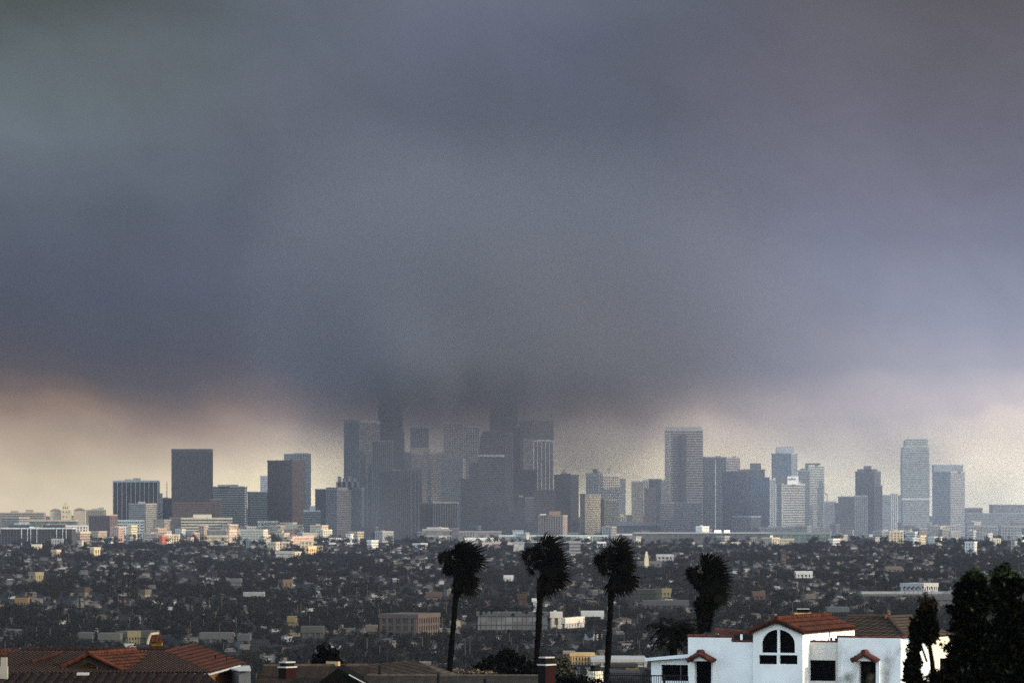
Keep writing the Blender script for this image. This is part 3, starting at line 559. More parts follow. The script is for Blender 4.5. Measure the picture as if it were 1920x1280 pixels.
low('dark flat block with white corner boxes beside the arena', 1206, 1238, 967, 1002, (5, .6, 0, 0), (0.10, 0.10, 0.11), DG, tops=[(1229, 1238, 970, WH)])
low('very long dark flat roofed hall under the unfinished towers', 1190, 1446, 999, 1018, (6, .6, 0, 0), (0.085, 0.09, 0.10), (0.14, 0.15, 0.16), dep=120, capc=GR, par=.8)
low('teal grey continuation of the very long dark hall', 1446, 1556, 999, 1017, (6, .6, 0, 0), (0.11, 0.14, 0.145), (0.19, 0.23, 0.23), dep=100)
low('flat beige terrace roof under the lettered sign tower', 1424, 1500, 989, 1012, (6, 1, 0, 0), (0.24, 0.235, 0.22), (0.40, 0.38, 0.34), dep=60, tops=[(1441, 1449, 984, PG)])
low('pale booth block standing on the beige terrace roof', 1474, 1489, 984, 1011, (4, 1.5, 0, 0), (0.34, 0.36, 0.35), PG)
low('white framed open deck right of the beige terrace roof', 1519, 1535, 988, 1012, (5, 1.4, 5, 1), (0.18, 0.19, 0.19), WH)
low('light tan retaining block right of the beige terrace roof', 1500, 1560, 992, 1012, (6, .5, 0, 0), (0.38, 0.36, 0.30), (0.46, 0.43, 0.36), dep=40)
for px, q in ((1339.5, 'wider'), (1357.5, 'smaller')):
    d = D(1018) - 2; r_ = thing('billboard', 'blank white billboard over the long dark hall, the %s of the two' % q, 'billboard', (wx(px + 6, d), d, 0)); wd = 13 if q == 'wider' else 11.2
    b = MB(); b.box(wx(px, d), wx(px + wd, d), d, d + 1, wz(998.6, d), wz(993.2, d)); b.build('panel', ls_, r_)  # panel borrows the sign's added glow
    for o_ in (2, wd - 2.8):
        b = MB(); b.box(wx(px + o_, d), wx(px + o_ + .8, d), d + 1, d + 1.8, 0, wz(994, d)); b.build('post', wallm(DG), r_)
# classical beige building
low('beige colonnaded civic building with a white porch', 1408, 1461, 1008, 1026, (6, 1.4, 4, 1.2), (0.24, 0.215, 0.18), (0.48, 0.43, 0.36), edge=1447, k=1.2, tops=[(1444, 1449, 1003, WH), (1418, 1432, 1006, DG)], par=1.5)
low('low orange cream row left of the beige colonnaded building', 1352, 1408, 1017, 1024, (4, 1.2, 5, 2), (0.36, 0.28, 0.2), (0.60, 0.50, 0.38), dep=20, par=.5)
low('tan low block right of the beige colonnaded building', 1463, 1488, 1010, 1022, (4, 1.2, 0, 0), (0.32, 0.29, 0.23), (0.48, 0.43, 0.33))
# bright side low blocks
low('white apartment block with dark balcony bays, left of a cream end wall', 1668, 1703, 994, 1012, (3.6, 1.3, 4.4, 1.8), (0.22, 0.22, 0.22), (0.74, 0.73, 0.70), tops=[(1676, 1684, 992)])
low('blank cream sunlit end block beside the white balcony apartments', 1703, 1717, 991, 1012, (4, 0, 0, 0), (0.66, 0.58, 0.44), (0.66, 0.58, 0.44), edge=1706, k=.5, par=.8)
low('pale grey plain block below the steel blue tower', 1744, 1765, 979, 1004, (4, .6, 0, 0), (0.40, 0.40, 0.39), (0.50, 0.50, 0.48))
low('orange lit slab end below the steel blue tower', 1764, 1772, 978, 1004, (4, 1, 0, 0), (0.60, 0.46, 0.30), (0.66, 0.50, 0.33), par=.5)
low('grey flats with a square grid of white frames at the bright edge', 1814, 1870, 986, 1012, (4.6, 1.4, 5, 1.1), (0.17, 0.175, 0.19), (0.50, 0.51, 0.53), dep=30)
low('second grid framed grey flats half out of sight', 1877, 1930, 986, 1012, (4.6, 1.4, 5, 1.1), (0.17, 0.175, 0.19), (0.46, 0.47, 0.49), dep=30)
low('white stepped flats with small windows below the steel blue tower', 1772, 1800, 985, 1008, (4, 1.2, 4, 1.4), (0.24, 0.24, 0.24), (0.66, 0.65, 0.62))
low('slate hall with a sloped roof, last along the bright edge', 1898, 1930, 978, 1010, (5, .4, 0, 0), (0.17, 0.175, 0.19), GR)
# --- anonymous small blocks filling the low city
r2 = random.Random(21)
FILL = {'cream': [(0.62, 0.53, 0.40), (0.66, 0.60, 0.47)], 'white': [(0.70, 0.69, 0.66), (0.62, 0.62, 0.60)], 'tan': [(0.46, 0.38, 0.29), (0.50, 0.42, 0.34)], 'grey': [(0.33, 0.33, 0.33), (0.27, 0.27, 0.28)], 'rose': [(0.50, 0.35, 0.29)]}
spans = [(0, 480, 'below the charcoal slab and finned towers', 'cream tan rose white grey tan'), (440, 640, 'on the rise under the maroon brown tower', 'tan cream cream tan rose grey'), (640, 900, 'under the smoke dark core', 'grey grey tan grey white'), (900, 1240, 'around the halls and arena', 'white grey cream grey tan'), (1240, 1560, 'behind the very long dark hall', 'grey white grey'), (1540, 1930, 'below the pale blue rounded tower', 'white white cream grey grey')]
for (a, c, where, cols), n_ in zip(spans, (44, 36, 16, 18, 8, 42)):
    for i in range(n_):
        yb = r2.uniform(991, 1021) + (r2.uniform(0, 22) if r2.random() < .35 else 0); px = r2.uniform(a, c); d = D(yb); hgt = r2.uniform(7, 15) * (1.25 if r2.random() < .2 else 1)
        wpx = r2.uniform(9, 27); yt = HY - (hgt - CAMZ) * F / d; cn = r2.choice(cols.split()); fc = r2.choice(FILL[cn]); gl = tuple(x * .42 for x in fc)
        e = px + wpx * r2.uniform(.35, .8) if r2.random() < .7 else None
        stl = r2.choice([(3.6, 1.5, 3.8, 1.6), (3.6, 1.7, 0, 0), (4, 0, 0, 0), (3.8, 1.3, 5, 1.4)])
        tower(LR, 'small %s low rise block in the crowd %s' % (cn, where), px, px + wpx, yt, d, stl, gl if stl[1] else fc, fc, edge=e, k=r2.uniform(.4, 1.4), par=.8, dep=14, cat='block', group='small %s low rise blocks %s' % (cn, where))

for (a, c, where_, cols), n_ in zip(spans, (46, 22, 10, 10, 3, 26)):
    for i in range(n_):
        yb = r2.uniform(999, 1017); px = r2.uniform(a, c); d = D(yb); hgt = r2.uniform(13, 27); wpx = r2.uniform(14, 34); yt = HY - (hgt - CAMZ) * F / d; cn = r2.choice(cols.split()); fc = r2.choice(FILL[cn]); gl = tuple(x * .4 for x in fc)
        stl = r2.choice([(3.6, 1.5, 3.8, 1.6), (3.8, 1.8, 0, 0), (3.8, 1.3, 5, 1.4)]); e = px + wpx * r2.uniform(.4, .8)
        tower('mid_rise_block', '%s mid rise block in the crowd %s' % (cn, where_), px, px + wpx, yt, d, stl, gl, fc, edge=e, k=r2.uniform(.4, 1.2), par=1, cat='block', group='%s mid rise blocks %s' % (cn, where_), tops=[(px + wpx * .3, px + wpx * .55, yt - 2.5)] if r2.random() < .6 else [])

# ------------------------------------------------------------------ foliage helpers
def quad_mesh(name, V):
    """V: n*4 x 3 array of quad corners"""
    n = len(V) // 4; me = bpy.data.meshes.new(name)
    me.vertices.add(n * 4); me.vertices.foreach_set('co', np.asarray(V, dtype=np.float32).ravel())
    me.loops.add(n * 4); me.loops.foreach_set('vertex_index', np.arange(n * 4, dtype=np.int32))
    me.polygons.add(n); me.polygons.foreach_set('loop_start', np.arange(0, n * 4, 4, dtype=np.int32))
    try: me.polygons.foreach_set('loop_total', np.full(n, 4, dtype=np.int32))
    except Exception: pass
    me.update(calc_edges=True); me.validate(); return me
def leaf_quads(C, size, rng, flat=0.0, asp=0.6):
    """a leaf-clump quad round every centre"""
    n = len(C); a = rng.normal(size=(n, 3)); a[:, 2] *= (1 - flat); a /= np.linalg.norm(a, axis=1)[:, None]
    b = rng.normal(size=(n, 3)); b -= (b * a).sum(1)[:, None] * a; b /= np.linalg.norm(b, axis=1)[:, None]
    s = size * rng.uniform(0.55, 1.25, (n, 1)); V = np.empty((n, 4, 3))
    V[:, 0] = C - a * s * .5; V[:, 1] = C + b * s * asp * .5; V[:, 2] = C + a * s * .6; V[:, 3] = C - b * s * asp * .5
    return V.reshape(-1, 3)
def blob_points(rng, n, lobes):
    """points near the skins of the lobes (x, y, z, rx, rz)"""
    w_ = np.array([l[3] ** 2 for l in lobes]); idx = rng.choice(len(lobes), n, p=w_ / w_.sum()); L_ = np.array(lobes)[idx]
    d_ = rng.normal(size=(n, 3)); d_ /= np.linalg.norm(d_, axis=1)[:, None]; r = rng.uniform(0.45, 1.08, (n, 1)) ** .6
    return L_[:, :3] + d_ * r * np.stack([L_[:, 3], L_[:, 3], L_[:, 4]], 1)
FOL = [mat('leaf dark green', (0.0045, 0.0055, 0.004), 0.8, 0.15, 0.5, 0.5), mat('leaf grey green', (0.0065, 0.0072, 0.0055), 0.8, 0.15, 0.5, 0.5), mat('leaf olive', (0.0075, 0.007, 0.0045), 0.8, 0.15, 0.5, 0.5)]
BARK = mat('bark', (0.06, 0.05, 0.042), 0.95, 0.1, 0.4, 3)
def broad_crown(seed, n=420):
    rng = np.random.default_rng(seed); r = random.Random(seed); lobes = [(0, 0, 5.2, 2.8, 2.2)]
    for i in range(r.randint(5, 8)):
        a = r.uniform(0, 6.28); q = r.uniform(1.2, 3.1); lobes.append((q * math.cos(a), q * math.sin(a), r.uniform(3.6, 7.0), r.uniform(1.2, 2.0), r.uniform(1.0, 1.8)))
    return quad_mesh('crown', leaf_quads(blob_points(rng, n, lobes), 0.95, rng))
def conifer_crown(seed, n=380):
    rng = np.random.default_rng(seed); t = rng.uniform(0, 1, n) ** .7; z = 13.5 - 12 * t; rad = (0.25 + 2.0 * t) * rng.uniform(.5, 1.1, n) * (0.8 + .3 * np.sin(z * 3)); a = rng.uniform(0, 6.28, n)
    return quad_mesh('crown', leaf_quads(np.stack([rad * np.cos(a), rad * np.sin(a), z], 1), 0.9, rng))
def palm_crown(seed, n=34):
    rng = np.random.default_rng(seed); Q = []
    for i in range(n):
        a = rng.uniform(0, 6.28); el = rng.uniform(-1.3, 1.2); L_ = rng.uniform(1.1, 1.7); c = np.array([0, 0, 11.2]); d_ = np.array([math.cos(a) * math.cos(el) + .25, math.sin(a) * math.cos(el), math.sin(el)])
        side = np.cross(d_, [0, 0, 1.0]); side /= np.linalg.norm(side) + 1e-6; m1 = c + d_ * L_ * .55; tip = c + d_ * L_ + np.array([.2, 0, -.35])
        Q += [c, m1 + side * .38, tip, m1 - side * .38]
    return quad_mesh('crown', np.array(Q))
def trunk_mesh(h, r0, r1, limbs=True):
    b = MB(); b.tube([(0, 0, -.5), (.1, .05, h * .5), (0, 0, h)], [r0, (r0 + r1) / 2, r1], 6)
    if limbs:
        for a in (.4, 2.4, 4.4): b.tube([(0, 0, h * .75), (1.1 * math.cos(a), 1.1 * math.sin(a), h + 1.0)], [r1 * .7, r1 * .3], 5)
    return b.mesh('trunk')
def proto(name, label, cat, crown, trunk, m):
    r_ = thing(name, label, cat, (0, 0, -400)); c = bpy.data.objects.new('crown', crown); COL.objects.link(c); crown.materials.append(m); c.parent = r_
    t = bpy.data.objects.new('trunk', trunk); COL.objects.link(t); trunk.materials.append(BARK); t.parent = r_; return r_
PROT = {'broad': [proto('broadleaf_tree', 'x', 'tree', broad_crown(40 + i), trunk_mesh(4.2, .32, .2), FOL[i % 3]) for i in range(6)],
        'conifer': [proto('conifer_tree', 'x', 'tree', conifer_crown(60 + i), trunk_mesh(12.5, .3, .06, False), FOL[0]) for i in range(3)],
        'palm': [proto('fan_palm', 'x', 'palm', palm_crown(80 + i), trunk_mesh(11.0, .26, .2, False), FOL[i % 2]) for i in range(4)]}
# small houses
def house_proto(wallc, roofc, form, seed):
    dim = (.36, .22, .26, .46, .22, .28, .24)[seed - 300]; wallc = tuple(x * dim for x in wallc); roofc = tuple(x * .55 for x in roofc)  # colours dimmed to carry the smoke's shade over the plain
    r = random.Random(seed); W_, D_, H_ = r.uniform(8, 14), r.uniform(7, 10), r.uniform(3.0, 3.8) * (1.8 if form == 'flat2' else 1)
    root = thing('small_house', 'x', 'house', (0, 0, -400))
    b = MB(); b.box(-W_ / 2, W_ / 2, -D_ / 2, D_ / 2, -.5, H_)
    if form == 'gable':
        for s in (-1, 1): b.face((s * W_ / 2, -D_ / 2, H_), (s * W_ / 2, D_ / 2, H_), (s * W_ / 2, 0, H_ + 1.7))
    q = -W_ / 2 + 1.0
    while q < W_ / 2 - 1.4:
        for s in (-1, 1):
            for fz in ((.9,) if form != 'flat2' else (.9, 3.9)): b.box(q, q + 1.3, s * (D_ / 2 + .02) - .03, s * (D_ / 2 + .02) + .03, fz, fz + 1.3, 1)
        q += r.uniform(2.2, 3.2)
    b.build('wall', [wallm(wallc), mat('dark pane', (0.03, 0.03, 0.035), 0.4, 0.3)], root, local=True)
    b = MB()
    if form == 'gable':
        for s in (-1, 1): b.face((-W_ / 2 - .4, s * (D_ / 2 + .5), H_ - .1), (W_ / 2 + .4, s * (D_ / 2 + .5), H_ - .1), (W_ / 2 + .4, 0, H_ + 1.85), (-W_ / 2 - .4, 0, H_ + 1.85))
    elif form == 'hip':
        e = [(-W_ / 2 - .5, -D_ / 2 - .5, H_), (W_ / 2 + .5, -D_ / 2 - .5, H_), (W_ / 2 + .5, D_ / 2 + .5, H_), (-W_ / 2 - .5, D_ / 2 + .5, H_)]; a, c = (-W_ / 4, 0, H_ + 1.8), (W_ / 4, 0, H_ + 1.8)
        b.face(e[0], e[1], c, a); b.face(e[1], e[2], c); b.face(e[2], e[3], a, c); b.face(e[3], e[0], a)
    else: b.box(-W_ / 2 - .25, W_ / 2 + .25, -D_ / 2 - .25, D_ / 2 + .25, H_, H_ + .45)
    b.build('roof', mat('roof %.2f %.2f %.2f' % roofc, roofc, 0.9, 0.2, .25, .6), root, local=True)
    return root
HK = [('white walled house with a grey roof', (0.68, 0.67, 0.64), (0.16, 0.16, 0.16), 'hip'), ('cream walled house with a brown roof', (0.56, 0.49, 0.38), (0.13, 0.10, 0.08), 'gable'), ('grey walled house with a dark roof', (0.32, 0.32, 0.33), (0.09, 0.09, 0.095), 'hip'),
      ('flat roofed white bungalow', (0.60, 0.59, 0.57), (0.50, 0.50, 0.50), 'flat'), ('tan flat roofed two floor house', (0.44, 0.36, 0.28), (0.26, 0.25, 0.24), 'flat2'), ('pale roofed gabled house', (0.40, 0.38, 0.36), (0.38, 0.37, 0.36), 'gable'), ('rose house with red brown roof', (0.42, 0.30, 0.25), (0.20, 0.10, 0.07), 'hip')]
HP = [house_proto(wc, rc, f, 300 + i) for i, (_, wc, rc, f) in enumerate(HK)]
# ---- single buildings that stand out on the dusky plain
FEAT = []
def feat(label, x0, x1, yt, yb, st, glass, frame, keep=.6, **k):
    f_ = (.17 if x0 < 700 else .22) if min(frame) < .60 and 'lit' not in label.split() else (.42 if x1 - x0 > 60 else .34 if x0 < 700 else .62); glass = tuple(x * .5 for x in glass); frame = tuple(x * f_ for x in frame)  # wall colours scaled down as smoke shade
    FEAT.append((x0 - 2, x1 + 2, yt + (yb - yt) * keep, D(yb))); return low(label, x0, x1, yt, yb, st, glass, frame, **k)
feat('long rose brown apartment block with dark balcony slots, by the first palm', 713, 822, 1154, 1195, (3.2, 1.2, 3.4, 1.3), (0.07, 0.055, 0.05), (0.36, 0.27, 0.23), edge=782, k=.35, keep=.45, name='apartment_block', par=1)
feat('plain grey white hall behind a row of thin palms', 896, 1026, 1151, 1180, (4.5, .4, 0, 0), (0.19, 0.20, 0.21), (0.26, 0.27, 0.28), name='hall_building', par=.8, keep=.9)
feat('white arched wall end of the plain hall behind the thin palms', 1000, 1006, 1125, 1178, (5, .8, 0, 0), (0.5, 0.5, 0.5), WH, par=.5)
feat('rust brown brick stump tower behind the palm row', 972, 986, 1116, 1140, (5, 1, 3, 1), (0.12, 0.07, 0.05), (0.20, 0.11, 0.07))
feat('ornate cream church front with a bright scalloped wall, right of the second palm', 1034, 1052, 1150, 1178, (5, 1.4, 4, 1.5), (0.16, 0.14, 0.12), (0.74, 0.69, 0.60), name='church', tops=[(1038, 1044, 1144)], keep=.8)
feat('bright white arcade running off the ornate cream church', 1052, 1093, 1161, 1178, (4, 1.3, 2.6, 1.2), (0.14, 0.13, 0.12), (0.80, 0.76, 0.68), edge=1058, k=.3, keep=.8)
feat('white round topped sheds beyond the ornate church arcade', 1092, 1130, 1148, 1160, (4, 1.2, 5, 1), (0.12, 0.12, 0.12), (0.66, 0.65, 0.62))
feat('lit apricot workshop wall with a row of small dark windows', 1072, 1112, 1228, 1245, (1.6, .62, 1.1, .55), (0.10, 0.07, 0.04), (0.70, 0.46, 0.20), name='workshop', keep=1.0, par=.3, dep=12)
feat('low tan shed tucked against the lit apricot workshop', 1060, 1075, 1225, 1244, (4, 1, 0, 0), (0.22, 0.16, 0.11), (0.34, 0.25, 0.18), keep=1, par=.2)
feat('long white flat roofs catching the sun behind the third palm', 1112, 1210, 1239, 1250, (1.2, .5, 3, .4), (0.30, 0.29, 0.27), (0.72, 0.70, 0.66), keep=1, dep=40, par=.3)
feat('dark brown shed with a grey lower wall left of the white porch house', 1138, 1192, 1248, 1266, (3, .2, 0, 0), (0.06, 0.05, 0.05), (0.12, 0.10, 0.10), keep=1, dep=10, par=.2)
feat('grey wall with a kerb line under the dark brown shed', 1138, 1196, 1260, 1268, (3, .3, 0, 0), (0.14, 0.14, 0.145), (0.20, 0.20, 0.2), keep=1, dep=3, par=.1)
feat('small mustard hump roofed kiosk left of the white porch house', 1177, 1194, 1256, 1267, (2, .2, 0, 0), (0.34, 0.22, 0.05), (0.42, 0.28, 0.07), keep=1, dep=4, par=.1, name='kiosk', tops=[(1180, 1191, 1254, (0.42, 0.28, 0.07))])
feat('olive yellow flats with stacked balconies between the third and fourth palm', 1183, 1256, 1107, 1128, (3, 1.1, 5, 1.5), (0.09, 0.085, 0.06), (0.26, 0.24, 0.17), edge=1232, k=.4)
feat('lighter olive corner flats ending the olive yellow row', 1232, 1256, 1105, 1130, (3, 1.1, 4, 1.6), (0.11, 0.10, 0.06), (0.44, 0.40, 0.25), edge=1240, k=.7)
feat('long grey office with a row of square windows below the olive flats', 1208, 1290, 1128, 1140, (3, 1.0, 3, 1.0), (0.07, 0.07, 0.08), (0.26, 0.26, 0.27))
feat('white mission church with a bell tower beside the third palm crown', 1196, 1240, 1053, 1063, (4, 1.3, 5, 2), (0.2, 0.2, 0.2), (0.52, 0.51, 0.50), name='church')
dd = D(1063); r_ = thing('bell_tower', 'slender cream bell tower of the white mission church', 'tower', (wx(1212, dd), dd - 6, 0))
for a, y0, y1, nm in ((7.5, 1063, 1046, 'shaft'), (5.5, 1046, 1038, 'belfry'), (3.2, 1038, 1033, 'lantern')):
    b = MB(); b.box(wx(1212, dd) - a * .27, wx(1212, dd) + a * .27, dd - 6 - a * .27, dd - 6 + a * .27, max(0, wz(y0, dd)), wz(y1, dd)); b.build(nm, wallm((0.62, 0.54, 0.38)), r_)
feat('white flat block cluster right of the bell tower', 1232, 1262, 1040, 1052, (4, 1.2, 4, 1.2), (0.16, 0.16, 0.16), (0.62, 0.61, 0.60))
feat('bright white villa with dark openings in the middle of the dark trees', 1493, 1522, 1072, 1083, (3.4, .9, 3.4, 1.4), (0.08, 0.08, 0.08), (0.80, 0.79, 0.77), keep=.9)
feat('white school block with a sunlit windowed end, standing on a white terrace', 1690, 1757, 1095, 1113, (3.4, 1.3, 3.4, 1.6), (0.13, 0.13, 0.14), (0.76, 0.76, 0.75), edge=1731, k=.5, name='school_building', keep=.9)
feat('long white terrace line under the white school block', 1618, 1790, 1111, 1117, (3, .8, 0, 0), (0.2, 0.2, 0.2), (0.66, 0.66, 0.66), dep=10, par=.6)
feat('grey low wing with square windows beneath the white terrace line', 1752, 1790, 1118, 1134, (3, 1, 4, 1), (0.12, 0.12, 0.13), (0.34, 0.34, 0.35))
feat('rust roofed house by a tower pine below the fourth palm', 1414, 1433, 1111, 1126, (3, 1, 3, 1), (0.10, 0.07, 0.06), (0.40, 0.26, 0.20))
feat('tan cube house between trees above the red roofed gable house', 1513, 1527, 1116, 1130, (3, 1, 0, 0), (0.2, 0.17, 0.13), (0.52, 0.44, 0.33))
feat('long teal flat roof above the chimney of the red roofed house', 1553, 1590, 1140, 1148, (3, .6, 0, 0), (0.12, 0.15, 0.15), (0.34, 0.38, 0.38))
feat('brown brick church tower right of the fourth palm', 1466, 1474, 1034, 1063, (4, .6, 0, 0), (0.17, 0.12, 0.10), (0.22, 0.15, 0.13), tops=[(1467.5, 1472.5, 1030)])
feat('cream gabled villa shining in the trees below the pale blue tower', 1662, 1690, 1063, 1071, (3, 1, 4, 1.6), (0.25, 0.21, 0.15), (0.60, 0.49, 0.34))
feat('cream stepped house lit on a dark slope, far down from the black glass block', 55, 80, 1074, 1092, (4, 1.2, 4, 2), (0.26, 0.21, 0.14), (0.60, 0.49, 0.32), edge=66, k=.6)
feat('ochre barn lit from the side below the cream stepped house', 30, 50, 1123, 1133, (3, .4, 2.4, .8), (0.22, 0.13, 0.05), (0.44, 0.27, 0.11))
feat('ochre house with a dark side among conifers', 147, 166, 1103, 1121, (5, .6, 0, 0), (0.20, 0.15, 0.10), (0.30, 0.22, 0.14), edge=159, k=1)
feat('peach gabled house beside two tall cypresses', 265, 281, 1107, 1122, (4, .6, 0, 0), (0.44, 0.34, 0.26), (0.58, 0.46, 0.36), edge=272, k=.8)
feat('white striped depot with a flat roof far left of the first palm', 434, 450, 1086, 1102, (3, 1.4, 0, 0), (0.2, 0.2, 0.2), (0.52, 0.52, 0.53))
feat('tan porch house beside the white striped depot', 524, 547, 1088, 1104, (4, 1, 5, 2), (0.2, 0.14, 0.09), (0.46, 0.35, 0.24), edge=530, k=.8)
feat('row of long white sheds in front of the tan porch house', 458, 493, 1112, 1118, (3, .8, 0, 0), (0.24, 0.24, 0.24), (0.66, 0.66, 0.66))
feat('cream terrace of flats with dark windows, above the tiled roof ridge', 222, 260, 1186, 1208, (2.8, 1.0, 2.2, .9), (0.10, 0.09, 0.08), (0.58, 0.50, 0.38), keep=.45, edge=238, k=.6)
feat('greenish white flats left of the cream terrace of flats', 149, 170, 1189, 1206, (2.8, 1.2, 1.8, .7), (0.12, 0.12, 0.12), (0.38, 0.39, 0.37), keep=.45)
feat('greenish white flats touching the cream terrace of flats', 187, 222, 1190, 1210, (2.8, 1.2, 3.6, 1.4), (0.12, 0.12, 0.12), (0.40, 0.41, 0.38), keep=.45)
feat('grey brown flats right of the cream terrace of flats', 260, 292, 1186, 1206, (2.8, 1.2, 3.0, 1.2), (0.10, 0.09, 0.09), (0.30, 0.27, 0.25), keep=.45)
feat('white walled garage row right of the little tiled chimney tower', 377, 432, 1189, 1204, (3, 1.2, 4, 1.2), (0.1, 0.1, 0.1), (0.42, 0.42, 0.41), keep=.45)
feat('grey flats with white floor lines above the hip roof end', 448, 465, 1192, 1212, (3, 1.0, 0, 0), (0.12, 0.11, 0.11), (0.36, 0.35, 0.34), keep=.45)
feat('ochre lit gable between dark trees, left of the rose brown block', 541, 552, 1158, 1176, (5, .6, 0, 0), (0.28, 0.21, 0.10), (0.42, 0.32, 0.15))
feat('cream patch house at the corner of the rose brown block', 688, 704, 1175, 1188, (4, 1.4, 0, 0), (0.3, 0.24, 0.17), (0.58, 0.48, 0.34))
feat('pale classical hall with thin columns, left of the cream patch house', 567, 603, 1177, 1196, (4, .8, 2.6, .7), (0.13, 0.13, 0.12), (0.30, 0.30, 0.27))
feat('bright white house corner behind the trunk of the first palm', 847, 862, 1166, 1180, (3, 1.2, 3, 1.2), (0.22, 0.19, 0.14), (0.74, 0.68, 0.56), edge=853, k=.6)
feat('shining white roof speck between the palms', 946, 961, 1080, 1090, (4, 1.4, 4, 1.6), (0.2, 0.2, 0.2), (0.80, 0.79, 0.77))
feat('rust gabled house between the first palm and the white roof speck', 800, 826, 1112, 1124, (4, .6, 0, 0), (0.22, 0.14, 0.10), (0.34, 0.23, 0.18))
# ---- scatter
LAND = [(0, 200, 'below the black glass block'), (200, 420, 'below the charcoal slab tower'), (420, 620, 'below the maroon brown tower'), (620, 830, 'left of the first palm'), (830, 1010, 'between the first palms'), (1010, 1150, 'beside the third palm'), (1150, 1290, 'left of the fourth palm'), (1290, 1480, 'behind the fourth palm'), (1480, 1680, 'below the charcoal blue tower'), (1680, 1930, 'below the pale blue tower')]
DEPTH = [(0, 2050, 'near the rooftops'), (2050, 3000, 'midway out'), (3000, 20000, 'near the city edge')]
def where(px, d):
    a = next((t for x0, x1, t in LAND if x0 <= px < x1), LAND[0][2] if px < 0 else LAND[-1][2]); return '%s, %s' % (a, next(t for x0, x1, t in DEPTH if x0 <= d < x1))
r3 = random.Random(5); TREES = []; HOUSES = []
def clear(px, d, htop, wpx=10):
    yt = HY - (htop - CAMZ) * F / d
    for x0, x1, yk, fd in FEAT:
        if d < fd + 15 and px + wpx * .8 > x0 and px - wpx * .8 < x1 and yt < yk: return False
    return True
def pick():
    d = 1380 + (6300 - 1380) * r3.random() ** 1.35; return r3.uniform(-30, 1950), d
while len(HOUSES) < 620:
    px, d = pick()
    if d > 1500 and clear(px, d, 5, 60 * 1700 / d): HOUSES.append((px, d))
CL = [(r3.uniform(0, 1920), 1400 + 4800 * r3.random() ** 1.35) for _ in range(260)]
tries = 0
while len(TREES) < 12500 and tries < 120000:
    tries += 1
    if r3.random() < .6:
        c = r3.choice(CL); d = c[1] + r3.gauss(0, 60); px = c[0] + r3.gauss(0, 38) * 2600 / max(900, d)
    else: px, d = pick()
    if not 1330 < d < 6500 or not -40 < px < 1960: continue
    q = r3.random(); kind = 'broad' if q < .86 else 'conifer' if q < .93 else 'palm'
    s = r3.uniform(.36, .80) * (1.25 if r3.random() < .10 else 1) * (1 + .00005 * d); htop = {'broad': 8.2, 'conifer': 13.5, 'palm': 12.5}[kind] * s
    for _ in range(2):
        if not clear(px, d, htop, 4.2 * s * F / d) and kind == 'broad': s *= .5; htop *= .5
    if clear(px, d, htop, 4.2 * s * F / d): TREES.append((px, d, kind, s))
TREES.sort(key=lambda t: -t[3] / t[1]); HOUSES.sort(key=lambda t: t[1])
KN = {'broad': 'dark bushy tree', 'conifer': 'dark tall pointed tree', 'palm': 'thin stemmed fan palm'}; cnt = {}; rest = []
def put(src, loc, rz, s, label, group):
    o = copy_tree(src); o.location = loc; o.rotation_euler.z = rz; o.scale = (s, s, s); o['label'] = label; o['group'] = group; return o
for px, d, kind, s in TREES:
    cnt[kind] = cnt.get(kind, 0) + 1
    if cnt[kind] > 290: rest.append((px, d, kind, s)); continue
    t = where(px, d); lab = '%s %s' % (KN[kind], t)
    put(r3.choice(PROT[kind]), (wx(px, d), d, gz(d)), r3.uniform(0, 6.28), s, lab, lab.replace('tree', 'trees').replace('fan palm', 'fan palms'))
for i in range(13):   # the palm row before the plain hall
    px = 902 + i * 9.6 + r3.uniform(-2, 2); d = D(1186) - r3.uniform(0, 50)
    put(r3.choice(PROT['palm']), (wx(px, d), d, 0), r3.uniform(0, 6.28), r3.uniform(.85, 1.12), 'thin dark palm in the row before the plain grey white hall', 'palm row before the plain grey white hall')
for i in range(7):
    px = 1696 + i * 8.5; d = D(1119); put(r3.choice(PROT['palm']), (wx(px, d), d, 0), r3.uniform(0, 6.28), .6, 'short palm in front of the white school block', 'short palms before the white school block')
for px, yb, s in ((206, 1123, 1.5), (242, 1126, 1.25), (252, 1127, 1.45), (1180 + 280, 1060, 1.2)):
    put(PROT['conifer'][0], (wx(px, D(yb)), D(yb), 0), 0, s, 'tall black cypress beside the peach gabled house' if px < 400 else 'tall black cypress beside the brown brick church tower', 'tall black cypresses by the peach gabled house' if px < 400 else 'cypress by the brick church')
for i, (px, d) in enumerate(HOUSES[:300]):
    k = r3.choice((0, 0, 1, 1, 2, 2, 3, 4, 5, 5, 6)); lab = '%s %s' % (HK[k][0], where(px, d)); put(HP[k], (wx(px, d), d, gz(d)), math.radians(r3.choice((24, 114, 24, 204)) + r3.uniform(-6, 6)), r3.uniform(.40, .62), lab, lab.replace('house', 'houses'))
